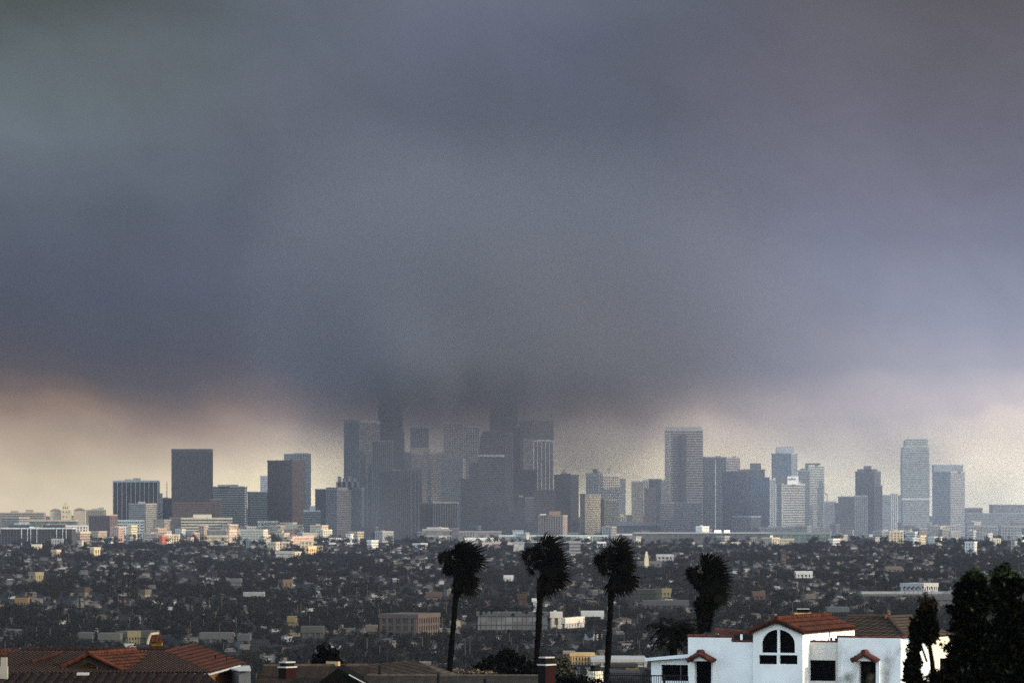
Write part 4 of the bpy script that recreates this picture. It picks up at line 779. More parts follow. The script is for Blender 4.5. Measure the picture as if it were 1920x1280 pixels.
# farther trees and houses that nobody could count
for _ in range(650):
    d = r3.uniform(5900, 7900); px = r3.uniform(-20, 1940); rest.append((px, d, 'broad', r3.uniform(.9, 1.7)))
def gather(lst, name, label, cat, mats_):
    obs = []
    Vs = [[] for _ in mats_]
    for src, loc, rz, s, mi in lst:
        c_, s_ = math.cos(rz) * s, math.sin(rz) * s; a = src; V = np.empty_like(a); V[:, 0] = a[:, 0] * c_ - a[:, 1] * s_ + loc[0]; V[:, 1] = a[:, 0] * s_ + a[:, 1] * c_ + loc[1]; V[:, 2] = a[:, 2] * s + loc[2]; Vs[mi].append(V)
    V = np.concatenate([np.concatenate(v) for v in Vs if v]); me = quad_mesh(name, V)
    ids = np.concatenate([np.full(sum(len(x) for x in v) // 4, i) for i, v in enumerate(Vs) if v]).astype(np.int32)
    for m in mats_: me.materials.append(m)
    me.polygons.foreach_set('material_index', ids)
    o = bpy.data.objects.new(name, me); COL.objects.link(o); tag(o, label, cat, kind='stuff'); return o
def coords(me):
    a = np.empty(len(me.vertices) * 3, dtype=np.float32); me.vertices.foreach_get('co', a); return a.reshape(-1, 3)
CR = [coords(p.children[0].data) for p in PROT['broad']]
gather([(CR[i % 6][: 4 * 260], (wx(px, d), d, gz(d)), r3.uniform(0, 6.28), s, i % 3) for i, (px, d, k, s) in enumerate(rest) if k == 'broad'], 'distant_trees', 'sea of dark tree crowns receding toward the city edge', 'trees', FOL)
def boxq(W_, D_, H_):
    c = [(-W_, -D_), (W_, -D_), (W_, D_), (-W_, D_)]; q = []
    for i in range(4):
        (x0, y0), (x1, y1) = c[i], c[(i + 1) % 4]; q += [(x0, y0, 0), (x1, y1, 0), (x1, y1, H_), (x0, y0, H_)]
    w_ = np.array(q, dtype=np.float32)
    q = [(-W_ - .4, -D_ - .4, H_), (W_ + .4, -D_ - .4, H_), (W_ + .4, 0, H_ + 1.6), (-W_ - .4, 0, H_ + 1.6), (W_ + .4, D_ + .4, H_), (-W_ - .4, D_ + .4, H_), (-W_ - .4, 0, H_ + 1.6), (W_ + .4, 0, H_ + 1.6)]
    return w_, np.array(q, dtype=np.float32)
hm = [wallm((.24, .24, .24)), wallm((.12, .108, .095)), wallm((.075, .075, .08)), mat('roof far', (0.055, 0.053, 0.055), .9, .2, .4, .05)]; lst = []
for px, d in HOUSES[300:] + [(r3.uniform(-20, 1940), 1550 + 5000 * r3.random()) for _ in range(2200)]:
    w_, q_ = boxq(r3.uniform(4, 8), r3.uniform(3.5, 5), r3.uniform(3, 5.5)); rz = math.radians(r3.choice((24, 114)) + r3.uniform(-5, 5)); s = r3.uniform(.28, .6)
    if not clear(px, d, 3, 14): continue
    lst += [(w_, (wx(px, d), d, 0), rz, s, r3.choice((0, 1, 1, 2, 2))), (q_, (wx(px, d), d, 0), rz, s, 3)]
gather(lst, 'distant_rooftops', 'pale specks of countless small houses among the far trees', 'rooftops', hm)
for kk in PROT.values():
    for p in kk:
        for c in list(p.children): bpy.data.objects.remove(c)
        bpy.data.objects.remove(p)
for p in HP:
    for c in list(p.children): bpy.data.objects.remove(c)
    bpy.data.objects.remove(p)

# ---- utility poles of the near blocks
r4 = random.Random(91)
def pole_proto():
    r_ = thing('utility_pole', 'x', 'pole', (0, 0, 0)); b = MB(); b.tube([(0, 0, -.3), (0, 0, 11)], [.2, .13], 6); b.build('mast', BARK, r_, local=True)
    b = MB(); b.box(-1.3, 1.3, -.08, .08, 10.0, 10.2); b.box(-1.0, 1.0, -.08, .08, 9.1, 9.3); b.build('crossarms', BARK, r_, local=True); return r_
pp = pole_proto()
for i in range(26):
    px, d = (872 + 9 * i, 1640 + 30 * i) if i < 2 else (r4.uniform(0, 1920), r4.uniform(1560, 2700)); o = pp if i == 0 else copy_tree(pp)
    o.location = (wx(px, d), d, 0); o.rotation_euler.z = r4.uniform(-.5, .5); t = where(px, d); o['label'] = 'thin wooden utility pole %s' % t; o['group'] = 'utility poles %s' % t

# ------------------------------------------------------------------ the hillside street
TILE = mat('terracotta tile', (0.045, 0.0105, 0.005), 0.8, 0.12, 0.5, 2.2, col2=(0.068, 0.020, 0.0095))
TILE2 = mat('old red tile', (0.055, 0.013, 0.009), 0.8, 0.2, 0.5, 2.5, col2=(0.08, 0.023, 0.015))
BTILE = mat('brown roof tile', (0.06, 0.038, 0.024), 0.85, 0.2, 0.4, 2.0)
STUC = mat('white stucco', (0.74, 0.75, 0.765), 0.92, 0.15, 0.11, 0.7, bump=0.35)
STUW = mat('cream stucco', (0.72, 0.66, 0.52), 0.92, 0.15, 0.08, 0.9, bump=0.2)
OCH = mat('ochre stucco', (0.12, 0.07, 0.02), 0.9, 0.15, 0.15, 1.2)
BLK = mat('dark window glass', (0.002, 0.002, 0.0025), 0.5, 0.01, 0.2, 1.0)
IRON_GAP = mat('black iron', (0.004, 0.004, 0.005), 0.6, 0.1, 0.2, 2.0)  # on tile risers this black stands in for gap shade
BRICK = mat('dark red brick', (0.012, 0.0006, 0.0008), 0.9, 0.15, 0.35, 3.0)
SOOT_SHADE = mat('sooty and shaded brick', (0.005, 0.004, 0.004), 0.95, 0.1, 0.3, 3.0)
DWOOD_GAP = mat('dark wood and gap shade', (0.012, 0.008, 0.006), 0.8, 0.15, 0.4, 2.0)
METAL = mat('pale flashing metal', (0.34, 0.33, 0.32), 0.5, 0.4, 0.15, 1.0)

def tile_slope(mb, A, B, C, Dp, course=.36, colw=.28, amp=.055, step=.075, sub=6):
    """roof slope with eave A-B and ridge Dp-C, tile columns running up the slope"""
    A, B, C, Dp = map(Vector, (A, B, C, Dp)); u_ = (B - A).normalized(); nrm = (B - A).cross(Dp - A)
    if nrm.length < 1e-6: nrm = (B - A).cross(C - A)
    nrm.normalize()
    if nrm.z < 0: nrm = -nrm
    v_ = nrm.cross(u_)
    if v_.dot(((C + Dp) / 2) - A) < 0: v_ = -v_
    H = v_.dot((C + Dp) / 2 - A); q = lambda p: u_.dot(p - A)
    la, lb, lc, ld = q(A), q(B), q(C), q(Dp); n_ = max(1, round(H / course)); dx = colw / sub
    for j in range(n_):
        t0, t1 = j / n_, (j + 1) / n_; rows = []
        l0, r0, l1, r1 = la + (ld - la) * t0, lb + (lc - lb) * t0, la + (ld - la) * t1, lb + (lc - lb) * t1
        lo, hi = min(l0, l1), max(r0, r1); k0, k1 = math.floor(lo / dx), math.ceil(hi / dx); off = 0
        base = len(mb.v); cnt_ = 0
        for k in range(k0, k1 + 1):
            x = k * dx; w_ = amp * abs(math.sin(math.pi * x / colw)) ** .8
            xa, xb = min(max(x, l0), r0), min(max(x, l1), r1)
            mb.v.append(tuple(A + u_ * xa + v_ * (t0 * H) + nrm * (w_ - .01))); mb.v.append(tuple(A + u_ * xa + v_ * (t0 * H - .015) + nrm * (w_ + step))); mb.v.append(tuple(A + u_ * xb + v_ * (t1 * H) + nrm * w_)); cnt_ += 1
        for k in range(cnt_ - 1):
            a = base + k * 3; mb.f += [(a, a + 3, a + 4, a + 1), (a + 1, a + 4, a + 5, a + 2)]; mb.mi += [1, 0]  # risers take the dark second material, painting the shade inside open tile ends
def cap_row(mb, p, q, r=.13, seg=.38):
    p, q = Vector(p), Vector(q); n_ = max(2, round((q - p).length / seg))
    for i in range(n_):
        a = p.lerp(q, i / n_); b = p.lerp(q, (i + 1.12) / n_) if i < n_ - 1 else q
        mb.tube([a, b], [r * 1.12, r * .9], 8)
def wall_holes(mb, outer, holes, place, depth):
    """outer, holes: lists of (x, z); place(x, y, z) -> world; reveals go back by depth"""
    bm = bmesh.new()
    def loop(pts):
        vs_ = [bm.verts.new((x, 0, z)) for x, z in pts]; return [bm.edges.new((vs_[i], vs_[(i + 1) % len(vs_)])) for i in range(len(vs_))]
    ed = loop(outer)
    for h in holes: ed += loop(h)
    bmesh.ops.triangle_fill(bm, use_beauty=True, use_dissolve=False, edges=ed)
    def inside(p, poly):
        c = False; j = len(poly) - 1
        for i in range(len(poly)):
            if (poly[i][1] > p[1]) != (poly[j][1] > p[1]) and p[0] < (poly[j][0] - poly[i][0]) * (p[1] - poly[i][1]) / (poly[j][1] - poly[i][1]) + poly[i][0]: c = not c
            j = i
        return c
    for f in bm.faces:
        c = f.calc_center_median()
        if any(inside((c.x, c.z), h) for h in holes): continue
        mb.face(*[place(v_.co.x, 0, v_.co.z) for v_ in f.verts])
    bm.free()
    for h in holes:
        for i in range(len(h)):
            (a, b), (c, d_) = h[i], h[(i + 1) % len(h)]; mb.face(place(a, 0, b), place(c, 0, d_), place(c, depth, d_), place(a, depth, b))
class House:
    def __init__(s, px, d, theta):
        s.O = np.array((wx(px, d), d)); t = math.radians(theta); s.ex = np.array((math.cos(t), -math.sin(t))); s.ey = np.array((math.sin(t), math.cos(t)))
    def w(s, x, y, z): p = s.O + s.ex * x + s.ey * y; return (p[0], p[1], z)
    def on(s, px, py, y=0.0):
        r = np.array(((px - CX) / F, 1.0)); t = (y + s.O.dot(s.ey)) / r.dot(s.ey); return ((t * r - s.O).dot(s.ex), CAMZ + t * (HY - py) / F)
    def box(s, mb, x0, x1, y0, y1, z0, z1, m=0):
        c = [s.w(x0, y0, 0)[:2], s.w(x1, y0, 0)[:2], s.w(x1, y1, 0)[:2], s.w(x0, y1, 0)[:2]]; mb.prism(c, z0, z1, True, True, m)
# ================= the white house
H = House(1290, 250, 22); GZ = 45.0
root = thing('white_house', 'white stucco house with red tile trim, an arched window and black doors', 'house', (*H.O, GZ))
def rect(h, x0, y0, x1, y1, ly=0.0): (a, zt), (b, zb) = h.on(x0, y0, ly), h.on(x1, y1, ly); return [(a, zb), (b, zb), (b, zt), (a, zt)]
# flat roofed wing, stepped parapet
lx0, zp = H.on(1290, 1194); lx1, zs = H.on(1372.5, 1203); lx2, _ = H.on(1412, 1203)
door1 = rect(H, 1302.5, 1236, 1333.5, 1300)
mb = MB(); wall_holes(mb, [(lx0, GZ), (lx2, GZ), (lx2, zs), (lx1, zs), (lx1, zp), (lx0, zp)], [door1], H.w, .35)
H.box(mb, lx0, lx1, .36, 7, GZ, zp - .25); H.box(mb, lx1, lx2, .36, 7, GZ, zs - .02)
mb.face(H.w(lx0, 0, GZ), H.w(lx0, .36, GZ), H.w(lx0, .36, zp), H.w(lx0, 0, zp)); mb.face(H.w(lx0, 0, zp), H.w(lx1, 0, zp), H.w(lx1, .3, zp), H.w(lx0, .3, zp)); mb.face(H.w(lx1, 0, zs), H.w(lx2, 0, zs), H.w(lx2, .36, zs), H.w(lx1, .36, zs)); mb.face(H.w(lx1, 0, zs), H.w(lx1, .3, zs), H.w(lx1, .3, zp), H.w(lx1, 0, zp))
mb.build('wall', STUC, root)
b = MB(); H.box(b, door1[0][0] - .1, door1[1][0] + .1, .34, .40, GZ, door1[2][1] + .1); b.build('door', BLK, root)
b = MB(); cap_row(b, H.w(lx0 - .05, .12, zp + .05), H.w(lx1 + .02, .12, zp + .05), .12); b.build('tile_coping', TILE2, root); b = MB(); cap_row(b, H.w(lx1 + .04, .05, zs + .06), H.w(lx1 + .04, .05, zp), .09); b.build('tile_coping', TILE2, root); b = MB(); cap_row(b, H.w(lx1, .1, zs + .04), H.w(lx2, .1, zs + .04), .08)
bx, bz = H.on(1372, 1187, 2.5); b2, _ = H.on(1414, 1187, 2.5)
b.build('tile_coping', TILE2, root); b = MB(); cap_row(b, H.w(lx0 + .5, 3.2, zp + .30), H.w(b2, 2.5, bz), .15)
b.build('tile_coping', TILE2, root)
b = MB(); (q0, qa), (q1, qb) = H.on(1374, 1188, 2.4), H.on(1412, 1203, 2.4); H.box(b, q0, q1, 2.4, 2.5, qb - .3, qa - .05); b.build('roof_well', DWOOD_GAP, root)
b = MB(); (q0, qa), (q1, qb) = H.on(1388, 1188.5, 2.0), H.on(1391, 1203, 2.0); H.box(b, q0, q1, 2.0, 2.15, qb - .3, qa); b.build('vent_post', STUC, root)
# gabled volume
gx0, ge = H.on(1412, 1184, -.25); gx1, _ = H.on(1505, 1186, -.25); gxm, ga = H.on(1457.5, 1165, -.25); ge2 = H.on(1505, 1186, -.25)[1]; ge = (ge + ge2) / 2
def pl(y0): return lambda x, y, z: H.w(x, y0 + y, z)
(cx_, zc) = H.on(1459.3, 1223, -.25); rx = H.on(1490.3, 1223, -.25)[0] - cx_; ztop = H.on(1459.3, 1179.5, -.25)[1]
arch = [(cx_ - rx, zc), (cx_ + rx, zc)] + [(cx_ + rx * math.cos(a), zc + (ztop - zc) * (0.36 + .64 * math.sin(a))) for a in [math.pi * i / 22 for i in range(23)]]
lw1, lw2 = rect(H, 1423, 1227, 1456.5, 1244.5, -.25), rect(H, 1461.5, 1227, 1495, 1244.5, -.25)
mb = MB(); wall_holes(mb, [(gx0, GZ), (gx1, GZ), (gx1, ge), (gxm, ga), (gx0, ge)], [arch, lw1, lw2], pl(-.25), .18)
GL = 9.2
H.box(mb, gx0, gx1, -.06, GL, GZ, ge - .02)
for yv in (-.05, GL): mb.face(H.w(gx0, yv, ge - .02), H.w(gx1, yv, ge - .02), H.w(gxm, yv, ga - .02))
mb.face(H.w(gx1, -.25, GZ), H.w(gx1, -.06, GZ), H.w(gx1, -.06, ge), H.w(gx1, -.25, ge)); mb.face(H.w(gx0, -.25, GZ), H.w(gx0, -.06, GZ), H.w(gx0, -.06, ge), H.w(gx0, -.25, ge))
mb.build('gable_wall', STUC, root)
win = MB(); win.face(*[H.w(x, -.10, z) for x, z in arch]); wo = win.build('arched_window', BLK, root)
b = MB(); H.box(b, cx_ - .07, cx_ + .07, -.22, -.11, zc, ztop - .02); b.build('mullion', STUC, wo)
for q in (lw1, lw2):
    b = MB(); b.face(*[H.w(x, -.10, z) for x, z in q]); b.build('window', BLK, root)
def gable_roof(h, x0, x1, xm, ze, za, y0, y1, eave, mt, par, name='roof', course=.52, colw=.26):
    """ridge along local y"""
    b = MB(); sl_ = (za - ze) / (xm - x0); zl = ze - eave * sl_
    tile_slope(b, h.w(x1 + eave, y0, zl + .1), h.w(x1 + eave, y1, zl + .1), h.w(xm, y1, za + .12), h.w(xm, y0, za + .12), course, colw)
    tile_slope(b, h.w(x0 - eave, y1, zl + .1), h.w(x0 - eave, y0, zl + .1), h.w(xm, y0, za + .12), h.w(xm, y1, za + .12), course, colw)
    b.face(h.w(x1 + eave, y0, zl), h.w(x1 + eave, y1, zl), h.w(xm, y1, za), h.w(xm, y0, za)); b.face(h.w(x0 - eave, y0, zl), h.w(x0 - eave, y1, zl), h.w(xm, y1, za), h.w(xm, y0, za))
    cap_row(b, h.w(xm, y0 - .05, za + .19), h.w(xm, y1, za + .19), .14)
    for s in (x0 - eave, x1 + eave):
        cap_row(b, h.w(s, y0 + .02, zl + .13), h.w(xm, y0 + .02, za + .16), .11)
    o = b.build(name, [mt, DWOOD_GAP], par)
    b = MB()
    for s in (x0 - eave, x1 + eave): b.face(h.w(s, y0 - .06, zl - .06), h.w(xm, y0 - .06, za - .06), h.w(xm, y0 - .06, za + .1), h.w(s, y0 - .06, zl + .1))
    b.build('verge_board', DWOOD_GAP, o); return o
ro = gable_roof(H, gx0, gx1, gxm, ge, ga, -.42, GL, .16, TILE, root)
# clear side porch window strip of the gabled volume is plain; chimney behind the ridge
d = 258; b = MB(); b.box(wx(1490, d), wx(1521, d), d, d + 1, wz(1162, d), wz(1148, d)); ch = b.build('chimney', mat('yellow stone', (0.30, 0.22, 0.10), .9, .15, .5, 4), root)
b = MB(); b.box(wx(1496, d), wx(1517, d), d + .1, d + .8, wz(1147.6, d), wz(1142, d)); b.build('chimney_cap', SOOT_SHADE, ch)
b = MB(); b.box(wx(1495, d), wx(1518, d), d + .05, d + .85, wz(1141.7, d), wz(1140.6, d)); b.build('cap_rim', METAL, ch)
# two drain pipes on the lit side
b = MB()
for px in (1536, 1554):
    p = P(px, 1183, 251.2); b.tube([(p[0], p[1] - .9, p[2]), (p[0] - .08, p[1] - .9, p[2] - .5), (p[0] - .05, p[1] - .9, p[2] - 1.3)], .025, 6)
b.build('drain_pipes', IRON_GAP, root)
# link block with big square window, then the second flat wing
kx0, kz = H.on(1515.5, 1203, 1.0); kx1, _ = H.on(1572, 1203, 1.0); w3 = rect(H, 1517.2, 1236.5, 1566.8, 1276, 1.0)
mb = MB(); wall_holes(mb, [(kx0, GZ), (kx1, GZ), (kx1, kz), (kx0, kz)], [w3], pl(1.0), .16); H.box(mb, kx0, kx1, 1.18, 5, GZ, kz - .12)
mb.face(H.w(kx0, 1.0, GZ), H.w(kx0, 1.18, GZ), H.w(kx0, 1.18, kz), H.w(kx0, 1.0, kz)); mb.face(H.w(kx0, 1.0, kz), H.w(kx1, 1.0, kz), H.w(kx1, 1.18, kz), H.w(kx0, 1.18, kz))
mb.build('link_wall', mat('grey stucco', (0.56, 0.545, 0.52), .92, .15, .07, .9, bump=.2), root)
b = MB(); b.face(*[H.w(x, 1.14, z) for x, z in w3]); b.build('square_window', BLK, root)
b = MB(); cap_row(b, H.w(kx0 - .05, 1.1, kz + .03), H.w(kx1, 1.1, kz + .03), .07); b.build('tile_coping', TILE2, root); b = MB()
ex0, ez = H.on(1571, 1194.5, .8); ex1, _ = H.on(1689, 1194.5, .8); cap_row(b, H.w(ex0 - .08, .92, ez + .04), H.w(ex1 + .05, .92, ez + .04), .08); b.build('tile_coping', TILE2, root); b = MB(); cap_row(b, H.w(ex1, .9, ez + .05), H.w(ex1, 5, ez + .05), .09)
b.build('tile_coping', TILE2, root)
d2 = rect(H, 1610.5, 1237, 1642, 1300, .8)
mb = MB(); wall_holes(mb, [(ex0, GZ), (ex1, GZ), (ex1, ez), (ex0, ez)], [d2], pl(.8), .35); H.box(mb, ex0, ex1, 1.18, 6.5, GZ, ez - .15)
for s in (ex0, ex1): mb.face(H.w(s, .8, GZ), H.w(s, 1.18, GZ), H.w(s, 1.18, ez), H.w(s, .8, ez))
mb.face(H.w(ex0, .8, ez), H.w(ex1, .8, ez), H.w(ex1, 1.18, ez), H.w(ex0, 1.18, ez)); mb.build('wing_wall', STUC, root)
b = MB(); H.box(b, d2[0][0] - .1, d2[1][0] + .1, 1.14, 1.20, GZ, d2[2][1] + .1); b.build('door', BLK, root)
# roof trifles on the link block
b = MB()
for px, y0 in ((1526, 1202), (1558, 1198), (1567, 1199)):
    x, z = H.on(px, y0, 1.5); H.box(b, x - .05, x + (.12 if px > 1560 else .05), 1.5, 1.6, kz - .2, z + .1)
b.build('roof_vents', DWOOD_GAP, root)
# little tiled door hoods
def hood(xl, xm, xr, ya, ye, ly):
    (a, ze), (m_, za), (c, _) = H.on(xl, ye, ly), H.on(xm, ya, ly), H.on(xr, ye, ly)
    b = MB(); y0, y1 = ly - .55, ly - .02
    for s, e in ((a, m_), (c, m_)):
        b.tube([H.w(s, y0, ze), H.w(e, y0, za)], .13, 8); b.tube([H.w(s, y0 + .25, ze), H.w(e, y0 + .25, za)], .11, 8); b.tube([H.w(s, y0 + .5, ze), H.w(e, y0 + .5, za)], .11, 8)
        for t in (0, .33, .66): p = Vector(H.w(s, y0, ze)).lerp(Vector(H.w(e, y0, za)), t + .28); q = Vector(H.w(s, y0, ze)).lerp(Vector(H.w(e, y0, za)), t); b.tube([q, p], [.15, .125], 8)
    b.tube([H.w(m_, y0 - .08, za + .08), H.w(m_, y1, za + .08)], .15, 8)
    o = b.build('door_hood', TILE2, root)
    b = MB(); 
    for yv in (y0 + .12,): b.prism([H.w(a + .35, yv, 0)[:2], H.w(c - .35, yv, 0)[:2], H.w(c - .35, y1, 0)[:2], H.w(a + .35, y1, 0)[:2]], ze - .02, ze + .08, True, True)
    b.face(H.w(a + .35, y0 + .12, ze + .08), H.w(c - .35, y0 + .12, ze + .08), H.w(m_, y0 + .12, za - .12)); b.build('hood_gable', STUC, o)
    b = MB(); H.box(b, c - .15, c + .04, ly - .13, ly - .01, GZ, ze - .03); b.build('porch_pier', STUC, o)
hood(1294.5, 1317, 1342.5, 1224, 1237, 0.0); hood(1602, 1624.5, 1649, 1224, 1237, .8)
# side porch with a white sloping roof edge
sx0, _ = H.on(1221, 1240, 1.0); sx1 = lx0 - .01; zb0 = H.on(1210, 1233, .6)[1]; zb1 = H.on(1290, 1226, .6)[1]; xa = H.on(1209, 1233, .6)[0]
mb = MB(); w4 = rect(H, 1240, 1245, 1289, 1276, 1.0); w4[1] = (sx1 - .02, w4[1][1]); w4[2] = (sx1 - .02, w4[2][1])
wall_holes(mb, [(sx0, GZ), (sx1, GZ), (sx1, zb1 - .2), (sx0, zb0 - .2)], [w4], pl(1.0), .15); H.box(mb, sx0, sx1, 1.17, 5.5, GZ, zb0 - .25)
mb.build('porch_wall', STUC, root)
b = MB(); b.face(*[H.w(x, 1.14, z) for x, z in w4]); po_ = b.build('porch_window', BLK, root)
b = MB(); xm_ = (w4[0][0] + w4[1][0]) / 2 + .15; H.box(b, xm_, xm_ + .04, 1.07, 1.11, w4[0][1], w4[2][1]); b.build('sash_bar', mat('dull frame', (.12, .11, .10), .7, .2), po_)
b = MB(); c_ = [(xa, zb0), (sx1, zb1)]
for y0, y1 in ((.6, 5.6),):
    v8 = [H.w(xa, y0, zb0 - .17), H.w(sx1, y0, zb1 - .17), H.w(sx1, y0, zb1), H.w(xa, y0, zb0), H.w(xa, y1, zb0 - .17), H.w(sx1, y1, zb1 - .17), H.w(sx1, y1, zb1), H.w(xa, y1, zb0)]
    for f_ in ((0, 1, 2, 3), (4, 7, 6, 5), (0, 3, 7, 4), (3, 2, 6, 7), (0, 4, 5, 1), (1, 5, 6, 2)): b.face(*[v8[i] for i in f_])
b.build('porch_roof', STUC, root)
# ---- iron railing before the porch
r_ = thing('iron_fence', 'black iron picket railing before the white house porch', 'fence', (wx(1215, 246), 246, 45))
b = MB(); x = wx(1136, 246)
while x < wx(1290, 246): b.box(x, x + .035, 246, 246.035, 45.3, wz(1267, 246)); x += .125
b.build('pickets', IRON_GAP, r_)
b = MB(); b.box(wx(1136, 246), wx(1290, 246), 245.97, 246.06, wz(1267, 246), wz(1264.6, 246)); b.build('top_rail', IRON_GAP, r_)
for px in (1140, 1244): b = MB(); b.box(wx(px, 246), wx(px + 3, 246), 245.95, 246.08, 45, wz(1263, 246)); b.build('post', IRON_GAP, r_)
# ================= brown roofed house behind the white one
def hip_quad(mb, pts, d_, **k): tile_slope(mb, *[P(*p) for p in pts], **k)
r_ = thing('brown_roof_house', 'house behind the white one with a dull brown tile roof and pale end wall', 'house', (wx(1690, 268), 268, 45))
b = MB(); hip_quad(b, [(1560, 1197, 264), (1702, 1196, 262), (1664, 1155, 270), (1590, 1155, 272)], 0, course=.5, colw=.5, amp=.02, step=.05)
hip_quad(b, [(1702, 1196, 262), (1788, 1190, 269), (1700, 1162, 274), (1664, 1155, 270)], 0, course=.5, colw=.5, amp=.02, step=.05)
cap_row(b, P(1590, 1154.4, 272), P(1664, 1154.4, 270), .1); cap_row(b, P(1702, 1195, 262), P(1664, 1154.6, 270), .1); b.build('roof', [BTILE, DWOOD_GAP], r_)
b = MB(); p0, p1 = P(1562, 1198, 264.3), P(1700, 1197, 262.4); q0, q1 = P(1786, 1191, 269), P(1790, 1191, 276)
b.prism([(p0[0], p0[1]), (p1[0], p1[1]), (q0[0], q0[1]), (p0[0] + 3, 276)], 45, 52.1); b.build('wall', STUW, r_)
b = MB(); d = 269.5; b.box(wx(1660, d), wx(1666, d), d, d + .5, wz(1168, d), wz(1152, d)); b.tube([(wx(1667, d), d, wz(1152, d)), (wx(1667, d), d, wz(1147, d))], .06, 6); b.build('vent_stack', mat('rust vent', (.20, .07, .035), .9, .1, .3, 3), r_)
b = MB(); d = 266; b.box(wx(1757, d), wx(1768, d), d - 2, d - 1.8, 46, wz(1231, d)); b.build('window', BLK, r_)
# ================= tiled house on the other side
L = House(140, 238, 20)
r_ = thing('tiled_roof_house', 'ochre house under a wide terracotta hip roof with a small front gable', 'house', (wx(180, 240), 240, 44))
RA, RB_, RC, RD = P(308, 1222.5, 243), P(352, 1213.5, 252), P(459, 1243.5, 246.5), P(392, 1262, 236)
EL, RL = P(-60, 1264, 232), P(-30, 1223, 240)
b = MB(); tile_slope(b, EL, RD, RA, RL, course=.42, colw=.215, amp=.10, step=.09); b.build('front_roof', [mat('shadowed tile', (0.070, 0.022, 0.014), .6, .4, .6, 2.2, col2=(0.13, 0.055, 0.038)), DWOOD_GAP], r_)
b = MB(); tile_slope(b, RD, RC, RB_, RA, course=.46, colw=.26, amp=.05, step=.085); cap_row(b, RD, RA, .09); cap_row(b, RA, RB_, .09); cap_row(b, RC, RB_, .09)
hp = b.build('hip_roof', [TILE, DWOOD_GAP], r_)
for px, py in ((357, 1230), (404, 1233)): q = MB(); p = P(px, py, 244); q.tube([p, (p[0], p[1], p[2] + .16)], .05, 6); q.build('vent_pipe', IRON_GAP, hp)
b = MB(); p = P(425, 1238, 244.5); b.tube([p, (p[0], p[1], p[2] + .3)], .03, 6); b.build('vent_pipe', IRON_GAP, hp)
b = MB(); bl = P(-30, 1222, 241.5); br = P(312, 1221.2, 244); b.box(bl[0], br[0], 243.5, 245, RA[2] - .3, RA[2] + .02); b.build('flat_roof', mat('old flat roof', (.16, .14, .13), .95, .1, .4, 1.5), r_)
b = MB(); p0, p1 = P(65, 1217, 249), P(330, 1216, 249); cap_row(b, P(40, 1217.5, 248), P(322, 1216, 249), .12); b.box(p0[0], p1[0], 249, 250, 50.5, p0[2] - .06); b.build('back_ridge', mat('dark old ridge tile', (.018, .008, .006), .9, .1, .4, 2), r_)  # ridge in a darker tile tone than the slopes
for px, w_, py in ((15, 14, 1220.5), (70, 9, 1222), (138, 10, 1222), (187, 7, 1221.6), (214, 16, 1221.4), (258, 22, 1220)):
    b = MB(); p, q = P(px, py, 243.2), P(px + w_, py, 243.2); b.box(p[0], q[0], 243.1, 243.4, p[2] - .1, p[2] + .03); b.build('flashing', METAL, r_)
b = MB(); cap_row(b, P(-20, 1221.5, 240), P(34, 1220, 241), .16); cap_row(b, P(-20, 1229, 238), P(12, 1226, 238.5), .14); cap_row(b, P(58, 1240, 235), P(120, 1221, 241), .08); b.build('ridge_tiles', mat('weathered ridge tile', (.035, .012, .008), .85, .1, .5, 2), r_)
# gutter and wall below the eave
b = MB(); g0, g1, g2 = P(300, 1263.6, 235.5), P(392, 1264, 235.8), P(450, 1247.5, 245); b.tube([(g0[0], g0[1], g0[2]), (g1[0], g1[1], g1[2]), (g2[0], g2[1], g2[2])], .06, 6); b.build('gutter', METAL, r_)
b = MB(); p0, p1, p2 = P(-60, 1270, 237.5), P(386, 1266, 237.6), P(442, 1252, 246); zt_ = P(392, 1265, 236)[2]
b.prism([(p0[0], p0[1]), (p1[0], p1[1]), (p2[0], p2[1]), (p0[0], 247)], 43.5, zt_); b.build('wall', OCH, r_)
b = MB()
for i in range(12): t = .35 + .6 * i / 12; x = p1[0] + (p2[0] - p1[0]) * t; y = p1[1] + (p2[1] - p1[1]) * t; b.box(x, x + .09, y - .12, y - .05, 43.6, zt_ - .25)
b.build('wood_slats', mat('orange wood slat', (.09, .032, .010), .8, .2, .4, 3), r_)
# small front gable
gl, gm, gr = P(103, 1257, 235), P(166, 1226.5, 235), P(231, 1257, 235); bk = P(185, 1224.5, 241.5)
b = MB(); dv = Vector((bk[0] - gm[0], bk[1] - gm[1], 0)) ; dv.z = 0
dv = Vector((2.0, 5.8, 0)); G = lambda p, t=0, dz=0: (p[0] + dv.x * t, p[1] + dv.y * t, p[2] + dz)
tile_slope(b, G(gr), G(gr, 1), G(gm, 1), G(gm), course=.30, colw=.42, amp=.05); tile_slope(b, G(gl, 1), G(gl), G(gm), G(gm, 1), course=.30, colw=.42, amp=.05)
cap_row(b, G(gm, -.02, .07), G(gm, 1, .07), .12); cap_row(b, G(gr, 0, .05), G(gm, 0, .05), .11); cap_row(b, G(gl, 0, .05), G(gm, 0, .05), .11)
gb = b.build('gable_roof', [TILE, DWOOD_GAP], r_)
b = MB(); ii = lambda p, f: tuple(gm[i] + (p[i] - gm[i]) * f for i in range(3))
b.face(*[(q[0], q[1] + .55, q[2] - .22) for q in (ii(gl, .98), ii(gr, .98), gm)]); b.face(*[(q[0], q[1] + .5, q[2] + e) for q, e in ((ii(gl, .74), -.1), (ii(gr, .74), -.1), (gm, -.62))]); b.build('gable_wall', OCH, gb)
